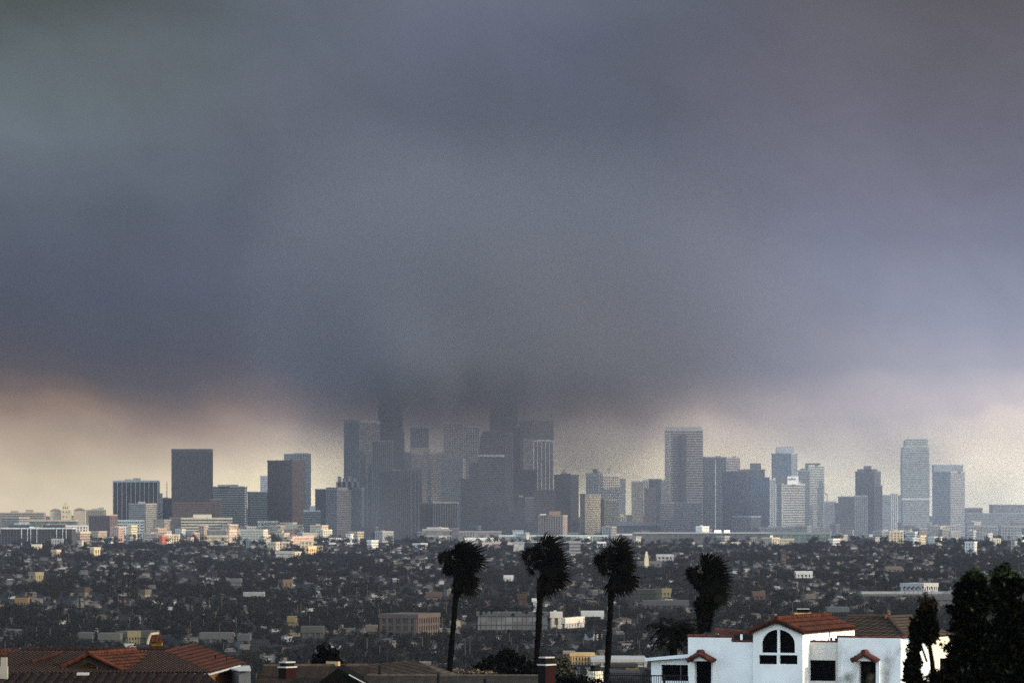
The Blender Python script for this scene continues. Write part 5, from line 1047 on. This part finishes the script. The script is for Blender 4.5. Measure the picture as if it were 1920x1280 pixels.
b = MB(); b.face((gl[0], gl[1] + .05, gl[2] - .12), (gm[0], gm[1] + .05, gm[2] - .12), (gm[0], gm[1] + .05, gm[2] - .42), (gl[0] + .55, gl[1] + .05, gl[2] - .14)); b.face((gr[0], gr[1] + .05, gr[2] - .12), (gm[0], gm[1] + .05, gm[2] - .12), (gm[0], gm[1] + .05, gm[2] - .42), (gr[0] - .55, gr[1] + .05, gr[2] - .14)); b.build('verge_board', DWOOD_GAP, gb)
b = MB(); c = P(167, 1261, 235.35); b.face(*[(c[0] + .42 * math.cos(a), c[1], c[2] + .30 * math.sin(a)) for a in [math.pi * i / 10 for i in range(11)]]); b.build('arched_vent', BLK, gb)
b = MB(); p = P(181, 1240, 235.2); q = P(184, 1258, 235.2); b.tube([p, q], .03, 6); b.build('cable_pipe', METAL, gb)
# low lean-to roof along the bottom of the picture
b = MB(); tile_slope(b, P(-60, 1292, 226), P(420, 1292, 226), P(388, 1264.5, 232.5), P(-60, 1262.5, 232.5), course=.36, colw=.5, amp=.03, step=.035); b.build('lean_to_roof', [mat('dark old tile', (.045, .022, .016), .85, .2, .6, 2.0), IRON_GAP], r_)
b = MB(); p, q = P(146, 1264, 230), P(165, 1267, 229.3); b.box(p[0], q[0], 229.4, 230, q[2] + .05, p[2] + .12); b.build('skylight', METAL, r_)
# white vent tower at the edge
b = MB(); d = 230; b.box(wx(-6, d), wx(13, d), d, d + .6, 48, wz(1249, d)); b.box(wx(1, d), wx(12, d), d + .05, d + .5, wz(1249, d), wz(1232, d)); b.build('vent_tower', mat('dirty white render', (.24, .22, .19), .9, .1, .2, 1.5), r_)
# little chimney tower with its own tile cap
d = 249.5; b = MB(); b.box(wx(284, d), wx(303, d), d, d + .8, wz(1220, d), wz(1203, d)); ct = b.build('chimney_tower', mat('mustard render', (.14, .08, .015), .9, .1, .35, 3), r_)
b = MB(); b.box(wx(281, d), wx(305, d), d - .1, d + .9, wz(1212.5, d), wz(1210.5, d)); b.build('belt', SOOT_SHADE, ct)
b = MB(); tile_slope(b, P(281, 1203.5, d - .25), P(306.5, 1203.5, d - .25), P(302, 1190, d + .55), P(284, 1190, d + .55), course=.2, colw=.22, amp=.04, step=.03); b.build('cap_roof', [TILE, DWOOD_GAP], ct)
b = MB(); cpts = [P(277 + 6 * (1 - math.cos(a)) , 1207 - 19 * a / 1.57, d - .3) for a in [1.57 * i / 6 for i in range(7)]]; b.tube(cpts + [P(297, 1186.5, d)], .07, 6); b.build('hood_arch', mat('dull cream render', (.34, .29, .22), .9, .1, .1, 2), ct)
# grey garage wall right of the tiled house
r_ = thing('garage_building', 'small grey walled garage with a white flat edge beside the tiled roof house', 'garage', (wx(452, 240), 240, 44))
b = MB(); b.prism([(wx(434, 242), 242), (wx(448, 240), 240), (wx(470, 240), 240), (wx(466, 246), 246), (wx(438, 246), 246)], 44, wz(1257, 240)); b.build('wall', mat('blue grey render', (.14, .145, .155), .9, .1, .15, 1.2), r_)
b = MB(); b.prism([(wx(433, 242), 241.6), (wx(447, 240), 239.6), (wx(471.5, 240), 239.6), (wx(467.5, 246), 246.3), (wx(437, 246), 246.3)], wz(1256.8, 240), wz(1254.5, 240), True, True); b.build('roof_edge', METAL, r_)
# ================= low brown roofs along the bottom
r_ = thing('low_house', 'long low house of striped brown roofs with a cream chimney and red brick chimneys', 'house', (wx(750, 232), 232, 44))
b = MB(); kw = dict(course=.36, colw=.6, amp=.02, step=.035)
tile_slope(b, P(470, 1300, 224), P(700, 1300, 224), P(690, 1247, 234), P(494, 1248, 234), **kw)
tile_slope(b, P(600, 1300, 225), P(850, 1276, 229), P(787, 1243.5, 236), P(638, 1246.5, 235), **kw)
tile_slope(b, P(850, 1276, 229), P(868, 1268, 236), P(800, 1244, 238), P(787, 1243.5, 236), **kw)
cap_row(b, P(494, 1247.4, 234), P(690, 1246.5, 234.3), .09); cap_row(b, P(850, 1275, 229), P(787, 1243, 236), .09)
b.build('roof', [mat('striped brown tile', (.055, .034, .022), .85, .2, .5, 1.6), IRON_GAP], r_)
b = MB(); tile_slope(b, P(655, 1302, 222), P(1012, 1302, 222), P(1010, 1267, 228), P(688, 1266, 228), **kw); cap_row(b, P(688, 1265.4, 228), P(1010, 1266.4, 228), .08); b.build('front_roof', [mat('grey brown tile', (.048, .040, .032), .85, .2, .4, 1.6), IRON_GAP], r_)
b = MB(); b.prism([(wx(480, 232), 232), (wx(860, 232), 234), (wx(855, 242), 242), (wx(490, 242), 242)], 44, wz(1299, 226)); b.prism([(wx(670, 225), 225.5), (wx(1008, 225), 225.5), (wx(1008, 231), 231), (wx(690, 231), 231)], 44, wz(1300, 223)); b.build('wall', DWOOD_GAP, r_)
b = MB(); a_, m_, c_ = P(575, 1296, 223), P(634, 1252, 223), P(712, 1296, 223); b.face(a_, c_, m_)
b.face(m_, c_, (c_[0], c_[1] + 5, c_[2]), (m_[0], m_[1] + 6, m_[2])); b.face(a_, m_, (m_[0], m_[1] + 6, m_[2]), (a_[0], a_[1] + 5, a_[2])); b.build('front_gable', mat('black brown shingle', (.003, .003, .003), .95, .05, .3, 2), r_)
b = MB(); p, q = P(654, 1264, 222.9), P(704, 1291, 222.9); b.tube([p, q], .035, 5); b.build('barge_trim', METAL, r_)
for px, y0, y1, d in ((712, 1268, 1246, 228), (822, 1285, 1262, 224), (909, 1282, 1271, 224)):
    b = MB(); b.tube([P(px, y0, d), P(px, y1, d)], .07, 8); b.build('vent_pipe', IRON_GAP, r_)
def chimney(px0, pxe, px1, yt, yb, d, cap0, front, side, rim=True, par=r_):
    """front face px0..pxe turned from the sun, side face pxe..px1 catching it"""
    fp = foot(px0, px1, d, pxe, .8); b = MB(); zt = wz(yt, d); zb = wz(yb, d)
    for i in range(4):
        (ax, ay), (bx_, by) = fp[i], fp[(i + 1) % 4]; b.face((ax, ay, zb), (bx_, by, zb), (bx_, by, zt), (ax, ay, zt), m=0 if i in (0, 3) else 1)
    b.face(*[(x, y, zt) for x, y in fp]); o = b.build('chimney', [front, side], par)
    b = MB(); b.prism(offset_poly(fp, -.06), zt, wz(cap0, d) - .06); b.build('chimney_cap', SOOT_SHADE, o)
    if rim: b = MB(); b.prism(offset_poly(fp, .04), zt - .04, zt + .03); b.prism(offset_poly(fp, -.02), wz(cap0, d) - .06, wz(cap0, d)); b.build('cap_rim', METAL, o)
chimney(522, 536, 555, 1250, 1285, 229, 1240, SOOT_SHADE, BRICK)  # front brick painted dark as shade, side kept red for sun
chimney(1009, 1023, 1041, 1245.5, 1300, 222, 1231, SOOT_SHADE, BRICK)  # again a dark painted shade face beside the red sunlit one
cm = mat('cream chimney render', (.40, .28, .14), .9, .15, .2, 2)
chimney(611, 634, 637.5, 1239.5, 1265, 234, 1235.5, cm, cm, False)
# stone pillar in the sun
r_ = thing('stone_chimney', 'rough pale stone chimney with a black metal cap, catching sun', 'chimney', (wx(1115, 243), 243, 45))
b = MB(); rs = random.Random(4); fp = foot(1103, 1130, 243, 1114, .8)
for i in (0, 1):
    A_, B_ = Vector((*fp[i], 0)), Vector((*fp[i + 1], 0)); n_ = 5; nn = (B_ - A_).normalized().cross(Vector((0, 0, 1)))
    z = 45.0
    while z < wz(1256, 243) - .05:
        h_ = rs.uniform(.14, .24); t = 0
        while t < 1:
            t2 = min(1, t + rs.uniform(.18, .4)); e = nn * rs.uniform(.02, .07); p, q = A_.lerp(B_, t + .02) + e, A_.lerp(B_, t2 - .02) + e; ins = nn * -.2
            b.prism([(p.x, p.y), (q.x, q.y), (q.x + ins.x, q.y + ins.y), (p.x + ins.x, p.y + ins.y)], z, z + h_ - .025, True, True); t = t2
        z += h_
b.build('stone_facing', mat('pale stone', (.46, .42, .34), .9, .15, .5, 2.5), r_)
b = MB(); b.prism(fp, 45, wz(1256, 243)); b.build('core', SOOT_SHADE, r_)
b = MB(); b.prism(foot(1107, 1125, 243.3, 1115, .8), wz(1255.8, 243), wz(1248, 243)); b.prism(foot(1105, 1127, 243.2, 1115, .8), wz(1248, 243), wz(1247, 243)); b.build('chimney_cap', IRON_GAP, r_)

# ------------------------------------------------------------------ wind blown palms
LEAFB = mat('palm leaf', (0.0022, 0.0025, 0.0012), 0.8, 0.03, 0.5, 1.5)
DRY = mat('dry palm leaf', (0.0025, 0.002, 0.0014), 0.85, 0.03, 0.5, 1.5)
PTR = mat('palm trunk', (0.002, 0.0018, 0.0016), 0.95, 0.03, 0.5, 2.0)
def fan_leaf(Q, r, head, p, Lp, Lf, wind, nb=15, spread=1.25):
    """petiole then a wind folded fan; Q collects quads"""
    pos = Vector(head); d_ = Vector(p).normalized(); st = Lp / 4; pts = [pos.copy()]
    for i in range(4):
        pos = pos + d_ * st; d_ = (d_ + Vector((wind * .16, 0, -.05))).normalized(); pts.append(pos.copy())
    for a, c in zip(pts, pts[1:]):
        s_ = (c - a).cross(Vector((0, 1, .2))).normalized() * .028; Q += [a - s_, c - s_, c + s_, a + s_]
    side = d_.cross(Vector((r.uniform(-.4, .4), 1, r.uniform(-.4, .4)))).normalized(); up = side.cross(d_)
    for k in range(nb):
        a = spread * (2 * k / (nb - 1) - 1) + r.uniform(-.05, .05); bd = (d_ * math.cos(a) + side * math.sin(a) + up * .25 * math.cos(2 * a)).normalized(); L_ = Lf * (1 - .22 * abs(a) / spread) * r.uniform(.85, 1.1)
        m1 = pos + bd * L_ * .5; bd2 = (bd + Vector((wind * .75, r.uniform(-.1, .1), -.14 + r.uniform(-.1, .1)))).normalized(); tip = m1 + bd2 * L_ * .5
        w_ = bd.cross(up).normalized() * (.034 * Lf / .8 + .008); Q += [pos, m1 - w_, tip, m1 + w_]
def big_palm(label, base, top, d, head, rad, n_top, strays, skirt, seed, lean=.0):
    r = random.Random(seed); root = thing('windblown_palm', label, 'palm tree', (wx(base[0], d), d, gz(d)))
    zb = gz(d) - .3; b = MB(); pts = []; rr_ = []
    for i in range(27):
        t = i / 26; px = base[0] + (top[0] - base[0]) * (t ** 1.15); z = zb + (wz(top[1], d) - zb) * t
        pts.append((wx(px, d) + r.uniform(-.02, .02), d, z)); rr_.append(.205 - .035 * t + r.uniform(-.025, .03) + (.05 if t > .85 else 0))
    b.tube(pts, rr_, 10)
    for i in range(330):     # old leaf boots
        t = r.uniform(.02, 1); k = min(25, int(t * 26)); p = Vector(pts[k]).lerp(Vector(pts[k + 1]), t * 26 - k); a = r.uniform(0, 6.28); o_ = Vector((math.cos(a), math.sin(a), 0)); s_ = Vector((-o_.y, o_.x, 0)) * .055; q = rr_[k]
        b.face(p + o_ * q - s_, p + o_ * q + s_, p + o_ * (q + r.uniform(.04, .12)) + Vector((0, 0, .16)))
    b.build('trunk', PTR, root)
    hd = Vector((wx(head[0], d), d, wz(head[1], d))); Q = []
    for i in range(n_top):
        a = r.uniform(0, 6.28); el = r.uniform(-1.0, 1.45); p = Vector((math.cos(a) * math.cos(el) * .9 + .20, math.sin(a) * math.cos(el), math.sin(el)))
        s = rad * r.choice((.6, .8, .95, 1.1, 1.3)) * (1.1 if el > .9 else 1) * (.62 if p.x < -.1 else 1.0); fan_leaf(Q, r, hd - Vector((0, 0, r.uniform(-.1, .35))), p, s * r.uniform(.3, .62), s * r.uniform(.45, .68), r.uniform(.15, 1.1), 11)
    fc = quad_mesh('crown', np.array([tuple(q) for q in Q])); fc.materials.append(LEAFB); o = bpy.data.objects.new('crown', fc); COL.objects.link(o); o.parent = root; o.location = (-root.location.x, -root.location.y, -root.location.z)
    Q = []
    for i in range(12): fan_leaf(Q, r, hd, (-r.uniform(.5, 1), r.uniform(-.5, .5), r.uniform(-.9, .9)), rad * r.uniform(.25, .5), rad * r.uniform(.3, .42), r.uniform(.1, .5), 10, 1.1)
    for (dx, dz, s) in strays: fan_leaf(Q, r, hd, (dx, r.uniform(-.3, .3), dz), s * .65, s * .42, .12, 12, 1.3)
    for i in range(skirt):
        a = r.uniform(0, 6.28); p = Vector((math.cos(a) * .5 + .42, math.sin(a) * .5, -1)); s = rad * r.uniform(.8, 1.6); fan_leaf(Q, r, hd - Vector((0, 0, r.uniform(0, .5))), p, s * .5, s * .55, r.uniform(.1, .45), 11, .8)
    fs = quad_mesh('dead_fronds', np.array([tuple(q) for q in Q])); fs.materials.append(DRY); o = bpy.data.objects.new('dead_fronds', fs); COL.objects.link(o); o.parent = root; o.location = (-root.location.x, -root.location.y, -root.location.z)
PG_ = None
big_palm('wind swept palm over the striped roofs, a lone frond reaching back', (834, 1262), (858, 1078), 300, (856, 1054), 1.56, 66, [(-1, .45, 1.5), (-1, .2, 1.45), (-.9, .55, 1.4), (-.8, -.5, 1.3)], 34, 1)
big_palm('wind swept palm rising beside the dark red chimney, ragged dry fronds on one side', (1000, 1258), (1014, 1085), 300, (1019, 1048), 1.62, 66, [(-1, .5, 1.6), (-1, .25, 1.7), (-.9, -.1, 1.4), (-.75, -.6, 1.6), (-1, .7, 1.5)], 28, 2)
big_palm('wind swept palm standing alone over the sunlit stone chimney', (1132, 1290), (1148, 1085), 300, (1149, 1052), 1.60, 66, [(-1, .3, 1.4), (-1, .1, 1.45), (-.9, -.4, 1.2), (-.7, -.7, 1.3)], 32, 3)
big_palm('shaggy short palm with a long dead skirt behind the white house', (1304, 1240), (1315, 1150), 275, (1320, 1082), 1.48, 66, [(-1, .6, 1.35), (-1, .35, 1.3)], 14, 4)
r = random.Random(31); hd = Vector((wx(1319, 275), 275, wz(1120, 275))); Q = []
rt = [o for o in COL.objects if o.name.startswith('windblown_palm')][-1]
for i in range(90):
    t = r.random(); c_ = hd + Vector((0, 0, 1.0 - t * 2.6)); a = r.uniform(0, 6.28); q = 1.0 - .55 * t; p = Vector((math.cos(a) * q + .1, math.sin(a) * q, -.9)); fan_leaf(Q, r, c_, p, .5 * q + .15, .62 * q + .1, r.uniform(.1, .5), 11, .9)
fs = quad_mesh('leaf_skirt', np.array([tuple(q) for q in Q])); fs.materials.append(DRY); o = bpy.data.objects.new('leaf_skirt', fs); COL.objects.link(o); o.parent = rt; o.location = -rt.location
# drooping feather palm left of the white house roof
r = random.Random(8); d = 270; root = thing('feather_palm', 'low black feather palm with arching fronds beside the white house', 'palm tree', (wx(1262, d), d, gz(d)))
b = MB(); b.tube([(wx(1262, d), d, gz(d) - .3), (wx(1263, d), d, wz(1196, d))], [.3, .24], 9); b.build('trunk', PTR, root)
Q = []; hd = Vector((wx(1266, d), d, wz(1188, d)))
for i in range(46):
    a = r.uniform(0, 6.28); el = r.uniform(.15, 1.3); d_ = Vector((math.cos(a) * math.cos(el), math.sin(a) * math.cos(el), math.sin(el))); pos = hd.copy(); L_ = r.uniform(1.5, 2.15) / 9
    for k in range(9):
        n_ = pos + d_ * L_; s_ = d_.cross(Vector((0, 0, 1))); s_ = s_.normalized() if s_.length > 1e-3 else Vector((1, 0, 0))
        Q += [pos - s_ * .02, n_ - s_ * .02, n_ + s_ * .02, pos + s_ * .02]
        if k > 0:
            for sg_ in (-1, 1):
                for h_ in (0, .5): m_ = pos.lerp(n_, h_); tip = m_ + s_ * sg_ * .42 + d_ * .22 + Vector((0, 0, -.24)); e_ = d_ * .035; Q += [m_ - e_, tip, tip + e_ * .3, m_ + e_]
        pos = n_; d_ = (d_ + Vector((.04, 0, -.23))).normalized()
fc = quad_mesh('crown', np.array([tuple(q) for q in Q])); fc.materials.append(LEAFB); o = bpy.data.objects.new('crown', fc); COL.objects.link(o); o.parent = root; o.location = -root.location
b = MB(); b.tube([P(1248, 1190, d), P(1240, 1172, d), P(1239, 1158, d)], [.12, .09, .03], 6); b.build('spear_leaf', LEAFB, root)
# ------------------------------------------------------------------ dark shrubs and hillside trees
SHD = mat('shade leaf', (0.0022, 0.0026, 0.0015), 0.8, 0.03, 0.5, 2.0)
SHG = mat('sunny leaf', (0.014, 0.022, 0.006), 0.7, 0.15, 0.5, 2.0)  # sunlit leaf tone, painted mostly onto the crown tops
SHB = mat('rust leaf', (0.016, 0.009, 0.004), 0.8, 0.1, 0.5, 2.0)
OLV = mat('olive leaf', (0.05, 0.047, 0.028), 0.8, 0.1, 0.5, 3.0)
def bush(name, label, cat, lobes, d, n, size, mats_, trunks=(), seed=0, tip=.12, ry=.7):
    """lobes: (px, py, rx px, ry px) seen from the street, given real depth of ry times their width"""
    rng = np.random.default_rng(seed); s = d / F; px0 = sum(l[0] for l in lobes) / len(lobes); root = thing(name, label, cat, (wx(px0, d), d, gz(d)))
    w_ = np.array([l[2] * l[3] for l in lobes]); idx = rng.choice(len(lobes), n, p=w_ / w_.sum()); A_ = np.array(lobes, dtype=float)[idx]; A_[:, 2] *= (.72 if d < 130 else 1.0)
    v_ = rng.normal(size=(n, 3)); v_ /= np.linalg.norm(v_, axis=1)[:, None]; q = rng.uniform(0, 1, (n, 1)) ** .45 * rng.choice([1.0, 1.0, 1.0, 1.22], (n, 1)); v_ *= q * (1 + .18 * np.sin(v_[:, 2:3] * 9 + v_[:, 0:1] * 7))
    C = np.stack([(A_[:, 0] - CX) * s + v_[:, 0] * A_[:, 2] * s, d + v_[:, 1] * A_[:, 2] * s * ry, CAMZ + (HY - A_[:, 1]) * s + v_[:, 2] * A_[:, 3] * s], 1)
    V = leaf_quads(C, size, rng); me = quad_mesh('crown', V - np.array(root.location)); ids = np.zeros(n, dtype=np.int32)
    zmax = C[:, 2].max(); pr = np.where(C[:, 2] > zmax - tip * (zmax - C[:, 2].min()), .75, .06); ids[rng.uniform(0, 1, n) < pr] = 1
    for m in mats_: me.materials.append(m)
    me.polygons.foreach_set('material_index', ids[: len(me.polygons)]); o = bpy.data.objects.new('crown', me); COL.objects.link(o); o.parent = root
    for tr, r0 in trunks: b = MB(); b.tube([(wx(px, d), d, max(wz(py, d), gz(d) - .2)) for px, py in tr], [r0, r0 * .8, r0 * .6][: len(tr)], 7); b.build('trunk', PTR, root)
bush('bushy_tree', 'round black tree behind the cream chimney', 'tree', [(612, 1232, 24, 26), (630, 1250, 20, 20), (596, 1252, 18, 20), (614, 1262, 30, 22)], 318, 2200, .34, [SHD, FOL[0]], [([(612, 1330), (612, 1270), (612, 1240)], .2)], 1)
bush('shrub', 'wide black windblown thicket between the first two palms', 'shrub', [(950, 1236, 22, 22), (925, 1248, 24, 16), (975, 1246, 24, 18), (900, 1256, 20, 12), (990, 1256, 20, 12), (940, 1262, 48, 14)], 312, 2600, .34, [SHD, FOL[1]], [([(945, 1330), (945, 1280), (948, 1250)], .14), ([(965, 1330), (966, 1280), (970, 1252)], .12)], 2)
bush('shrub', 'dry flecked hedge at the foot of the first palm', 'hedge', [(862, 1262, 16, 8), (890, 1262, 18, 8), (915, 1263, 14, 8), (845, 1264, 10, 6)], 298, 900, .17, [DRY, mat('straw leaf', (.14, .10, .06), .8, .1, .5, 3)], [([(880, 1330), (880, 1280), (882, 1265)], .06)], 3, tip=.5)
bush('shrub', 'olive sunlit shrub right of the dark red chimney', 'shrub', [(1056, 1246, 16, 20), (1068, 1258, 12, 14), (1048, 1264, 12, 14)], 262, 900, .20, [SHD, OLV], [([(1056, 1340), (1056, 1280), (1056, 1250)], .07)], 4, tip=.75)
bush('shrub', 'low black scrub under the sunlit stone chimney', 'shrub', [(1085, 1276, 30, 12), (1060, 1282, 26, 14), (1120, 1284, 30, 10)], 238, 900, .22, [SHD, FOL[1]], [([(1085, 1330), (1085, 1300), (1085, 1280)], .06)], 5, tip=.2)
# blurred garden trees close by
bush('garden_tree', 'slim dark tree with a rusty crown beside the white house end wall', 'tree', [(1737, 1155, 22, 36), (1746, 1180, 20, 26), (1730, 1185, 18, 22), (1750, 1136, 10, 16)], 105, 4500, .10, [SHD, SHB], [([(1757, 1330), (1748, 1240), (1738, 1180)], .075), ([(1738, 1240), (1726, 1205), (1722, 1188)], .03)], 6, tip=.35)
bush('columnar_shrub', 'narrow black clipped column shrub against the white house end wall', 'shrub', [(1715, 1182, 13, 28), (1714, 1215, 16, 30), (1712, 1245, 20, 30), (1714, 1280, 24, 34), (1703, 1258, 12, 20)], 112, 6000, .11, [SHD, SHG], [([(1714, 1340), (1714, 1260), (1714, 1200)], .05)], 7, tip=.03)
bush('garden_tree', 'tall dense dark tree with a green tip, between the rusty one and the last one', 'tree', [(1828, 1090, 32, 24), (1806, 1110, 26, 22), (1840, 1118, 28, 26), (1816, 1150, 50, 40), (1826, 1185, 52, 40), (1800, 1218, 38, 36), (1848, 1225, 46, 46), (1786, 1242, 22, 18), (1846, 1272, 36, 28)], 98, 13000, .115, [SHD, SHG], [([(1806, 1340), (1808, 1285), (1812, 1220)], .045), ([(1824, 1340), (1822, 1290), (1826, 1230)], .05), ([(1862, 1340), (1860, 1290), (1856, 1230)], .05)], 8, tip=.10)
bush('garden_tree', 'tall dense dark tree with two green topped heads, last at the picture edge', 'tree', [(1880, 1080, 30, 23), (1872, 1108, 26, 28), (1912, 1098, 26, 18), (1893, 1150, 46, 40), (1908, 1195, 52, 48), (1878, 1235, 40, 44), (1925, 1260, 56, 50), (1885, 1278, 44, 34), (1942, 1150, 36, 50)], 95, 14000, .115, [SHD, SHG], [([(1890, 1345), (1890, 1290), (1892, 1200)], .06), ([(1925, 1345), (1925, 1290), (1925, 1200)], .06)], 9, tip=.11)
bush('shrub', 'black ground shrub under the slim rusty tree', 'shrub', [(1770, 1272, 40, 20), (1800, 1285, 40, 24), (1745, 1290, 34, 20), (1850, 1290, 60, 22)], 100, 5000, .11, [SHD, SHB], [([(1775, 1340), (1775, 1300), (1775, 1275)], .03)], 10, tip=.1)
# blurred twigs close to the lens
r_ = thing('bare_sapling', 'blurred bare sapling twigs with a few leaves in front of the white house', 'plant', (wx(1600, 30), 30, gz(30))); d = 30
b = MB(); z0 = gz(30) - .1
def twig(pts, r0): b.tube([(wx(px, d), d + oy, max(z0, wz(py, d))) for px, py, oy in pts], [r0 * (1 - .75 * i / (len(pts) - 1)) for i in range(len(pts))], 6)
twig([(1575, 2400, 0), (1578, 1500, 0), (1576, 1330, .05), (1573, 1260, .1), (1576, 1205, .1)], .012); twig([(1650, 2400, .1), (1645, 1500, .1), (1655, 1330, .1), (1664, 1270, .1), (1668, 1215, .05)], .012)
twig([(1576, 1420, .05), (1592, 1310, 0), (1603, 1255, -.05), (1612, 1222, -.05)], .009); twig([(1655, 1400, .1), (1640, 1310, .05), (1630, 1265, 0)], .008); twig([(1664, 1290, .1), (1676, 1245, .15), (1690, 1212, .2)], .008)
b.build('twigs', mat('grey twig', (.10, .085, .075), .9, .1, .3, 8), r_)
rng = np.random.default_rng(77); C = []
for px, py, n_ in ((1587, 1275, 16), (1594, 1266, 14), (1577, 1212, 4), (1668, 1240, 9), (1690, 1215, 5), (1660, 1268, 8), (1583, 1288, 10), (1632, 1270, 4)):
    for i in range(n_): C.append((wx(px + rng.normal() * 5, d), d + rng.normal() * .03, wz(py + rng.normal() * 6, d)))
me = quad_mesh('leaves', leaf_quads(np.array(C), .034, rng) - np.array(r_.location)); me.materials.append(mat('sapling leaf', (.05, .055, .035), .8, .15, .4, 5)); o = bpy.data.objects.new('leaves', me); COL.objects.link(o); o.parent = r_
